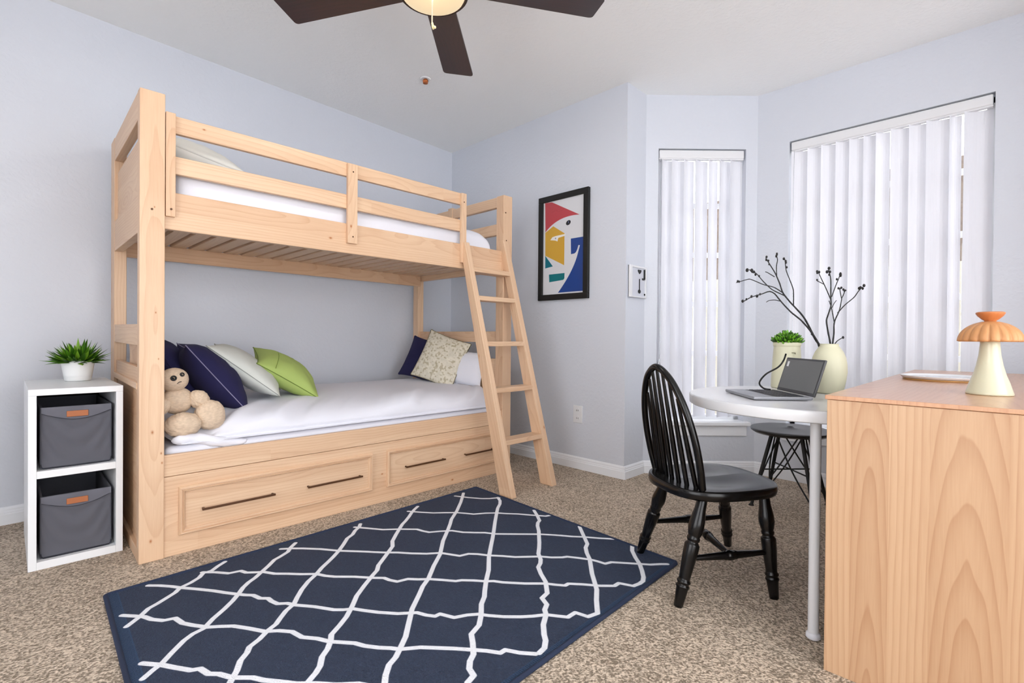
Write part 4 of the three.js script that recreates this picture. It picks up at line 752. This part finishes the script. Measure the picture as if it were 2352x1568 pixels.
{
  const t = thing('succulent_pot', 'tall cream pot with a small bright green succulent on the table', 'potted plant', [2.425, TY, -0.702]); t.scale.set(0.83, 1, 0.83);
  part('pot', lathe([[0, 0], [0.072, 0], [0.0745, 0.004], [0.0735, 0.04], [0.069, 0.1], [0.0645, 0.165], [0.062, 0.18], [0.0645, 0.183], [0.0665, 0.187], [0.0665, 0.197], [0.0645, 0.2], [0.06, 0.199], [0.056, 0.19], [0, 0.188]], 64), creamPot, t);
  part('mark', merge([box(-0.012, 0.004, -0.0012, 0.0012, 0, 0.002, 0), box(0.004, 0.0075, -0.006, 0.0012, 0, 0.002, 0)]).rotateY(-R(50)).translate(-0.0485, 0.155, 0.0475), std({ color: '#6f6a52', roughness: 0.6 }), t).userData.label = 'small dark printed mark';
  part('soil', new THREE.CylinderGeometry(0.056, 0.056, 0.004, 32).translate(0, 0.191, 0), std({ color: '#33291c', roughness: 1 }), t);
  const lg = new THREE.SphereGeometry(1, 10, 8).scale(0.006, 0.017, 0.0042).translate(0, 0.014, 0), mats = ['#4f8a18', '#72ad2a', '#3a6b10', '#274d0a'].map((c) => std({ color: c, roughness: 0.4 }));
  for (let i = 0; i < 170; i++) {
    const k = Math.sqrt((i + 0.5) / 170), az = i * 2.39996, m = part('leaf', lg, mats[(i * 5) % 4], t);
    m.position.set(0.054 * k * Math.cos(az), 0.194 + 0.026 * (1 - k * k) + rr(-0.004, 0.006), 0.054 * k * Math.sin(az));
    m.quaternion.setFromEuler(new THREE.Euler(0, -az + Math.PI / 2, 0)).multiply(new THREE.Quaternion().setFromAxisAngle(V(1, 0, 0), 0.2 + 0.95 * k + rr(-0.35, 0.25)));
    m.scale.setScalar(rr(0.8, 1.15));
  }
}
const vasePos = V(2.31, TY, -0.515);
{
  const t = thing('vase', 'round-shouldered cream vase holding black twigs on the table', 'vase', vasePos.toArray()); t.scale.set(0.88, 1, 0.88);
  part('body', lathe([[0, 0], [0.05, 0], [0.056, 0.006], [0.066, 0.05], [0.071, 0.085], [0.070, 0.115], [0.065, 0.142], [0.055, 0.165], [0.042, 0.182], [0.0365, 0.188], [0.0375, 0.194], [0.0365, 0.1965], [0.033, 0.194], [0.032, 0.182], [0.046, 0.165], [0.06, 0.12], [0.05, 0.02], [0, 0.012]], 64), creamPot, t);
}
// twigs: drawn in a plane through the vase, with some depth of their own; coordinates are right / up from the mouth, in metres
{
  const a = R(45), Rw = V(Math.sin(a), 0, Math.cos(a)), Fw = V(Math.cos(a), 0, -Math.sin(a));
  const mouth = vasePos.clone().setY(TY + 0.19);
  const Q = (p, dep) => mouth.clone().addScaledVector(Rw, p[0]).addScaledVector(V(0, 1, 0), p[1]).addScaledVector(Fw, dep * (0.3 + Math.hypot(p[0], p[1])));
  function twig(label, dep, stems) {
    const t = thing('twig', label, 'branch', [0, 0, 0], 0);
    for (const s of stems) {
      const pts = s.p.map((q) => Q(q, dep + (s.d ?? 0))), n = s.n ?? 1;
      const cur = new THREE.CatmullRomCurve3(pts, false, 'catmullrom', 0.4), g = new THREE.TubeGeometry(cur, 40, 1, 7, false), P = g.attributes.position, r0 = s.r[0], r1 = s.r[1];
      for (let i = 0; i < P.count; i++) { const k = Math.floor(i / 8) / 40, c = cur.getPointAt(Math.min(1, k)), v = V().fromBufferAttribute(P, i).sub(c).multiplyScalar(lerp(r0, r1, k) * (1 + 0.25 * (vnoise(k * 30, i % 8, 3) - 0.5))).add(c); P.setXYZ(i, v.x, v.y, v.z); }
      g.computeVertexNormals();
      const st = part('stem', g, M.blackMatte, t);
      for (const [k, sc] of s.b ?? []) { const c = cur.getPointAt(k), o = V(rr(-1, 1), rr(-0.4, 1), rr(-1, 1)).multiplyScalar(0.006 * sc); part('bud', new THREE.SphereGeometry(0.0042 * sc, 10, 8).scale(1, 1.3, 1).translate(c.x + o.x, c.y + o.y, c.z + o.z), M.blackMatte, st); }
    }
    return t;
  }
  const tip = (s = 1) => [[1, s], [0.97, s * 0.9], [0.93, s * 0.8], [0.985, s]];
  const k = 0.00174;                                            // metres per photograph pixel at the vase
  const m = (x, y) => [(x - 1900) * k, (790 - y) * k];
  twig('long black twig bending left out of the vase with many buds', 0.10, [
    { p: [m(1898, 800), m(1880, 776), m(1866, 745), m(1852, 720), m(1826, 690), m(1810, 668), m(1803, 645), m(1793, 620), m(1785, 606), m(1773, 585)], r: [0.0045, 0.0019], b: tip() },
    { p: [m(1797, 630), m(1797, 606), m(1800, 590), m(1798, 578)], r: [0.002, 0.0017], b: tip(0.9) },
    { p: [m(1812, 674), m(1785, 660), m(1765, 640), m(1750, 622), m(1734, 613)], r: [0.0022, 0.0017], b: [[1, 1.5], [0.96, 1.4], [0.9, 1.2], [0.84, 1.1], [0.78, 1], [0.7, 0.9]] },
    { p: [m(1810, 668), m(1790, 655), m(1765, 648), m(1740, 637), m(1731, 636), m(1704, 644)], r: [0.0022, 0.0016], b: [[1, 1], [0.97, 0.9]] },
    { p: [m(1792, 630), m(1776, 620), m(1771, 618)], r: [0.0019, 0.0016] },
    { p: [m(1833, 698), m(1834, 665), m(1831, 650), m(1820, 618), m(1818, 603), m(1817, 588)], r: [0.0022, 0.0016], b: [[1, 1.1], [0.95, 1], [0.9, 0.9], [0.83, 0.9]] }]);
  twig('lower black twig bending left, forked with a knobbly drooping tip', 0.06, [
    { p: [m(1890, 798), m(1868, 762), m(1845, 734), m(1820, 713), m(1799, 690), m(1784, 671), m(1772, 666), m(1755, 672), m(1730, 680), m(1711, 691)], r: [0.004, 0.0018], b: [[1, 1.2], [0.97, 0.9], [0.9, 1.1], [0.86, 1.2], [0.82, 0.9]] },
    { p: [m(1799, 689), m(1785, 686), m(1772, 687), m(1765, 691)], r: [0.0017, 0.0013] },
    { p: [m(1884, 795), m(1876, 775), m(1865, 764)], r: [0.0028, 0.0015] }]);
  twig('short upright black twig near the middle of the vase', -0.04, [
    { p: [m(1901, 800), m(1893, 765), m(1887, 735), m(1890, 722), m(1896, 700), m(1895, 683), m(1893, 640), m(1887, 620)], r: [0.0034, 0.0018], b: tip(1.2) },
    { p: [m(1895, 686), m(1880, 655), m(1872, 640), m(1864, 624)], r: [0.002, 0.0015], b: tip() },
    { p: [m(1878, 652), m(1868, 647), m(1863, 645)], r: [0.0017, 0.0016], b: [[1, 0.8]] },
    { p: [m(1897, 680), m(1905, 655), m(1910, 642), m(1914, 630)], r: [0.0018, 0.0016], b: [[1, 1], [0.9, 1.1], [0.8, 0.9], [0.95, 1.2]] }]);
  twig('black twig leaning right out of the vase with a forked tip', 0.0, [
    { p: [m(1906, 800), m(1910, 765), m(1911, 737), m(1922, 710), m(1927, 684)], r: [0.0034, 0.0017], b: [] },
    { p: [m(1927, 684), m(1924, 671), m(1922, 660)], r: [0.0017, 0.0016], b: tip(0.9) }, { p: [m(1927, 682), m(1931, 674), m(1934, 664)], r: [0.0017, 0.0016], b: tip(0.9) },
    { p: [m(1918, 716), m(1935, 697), m(1955, 680), m(1965, 666), m(1974, 656)], r: [0.0022, 0.0017], b: [[1, 1.2], [0.96, 1], [0.9, 1.1], [0.93, 1]] },
    { p: [m(1911, 738), m(1904, 705), m(1898, 688)], r: [0.002, 0.0015] }, { p: [m(1905, 704), m(1910, 694), m(1915, 687)], r: [0.0015, 0.0013] },
    { p: [m(1909, 792), m(1918, 780), m(1932, 771)], r: [0.002, 0.0016], b: [[1, 1]] }]);
}

renderer.render(scene, camera);
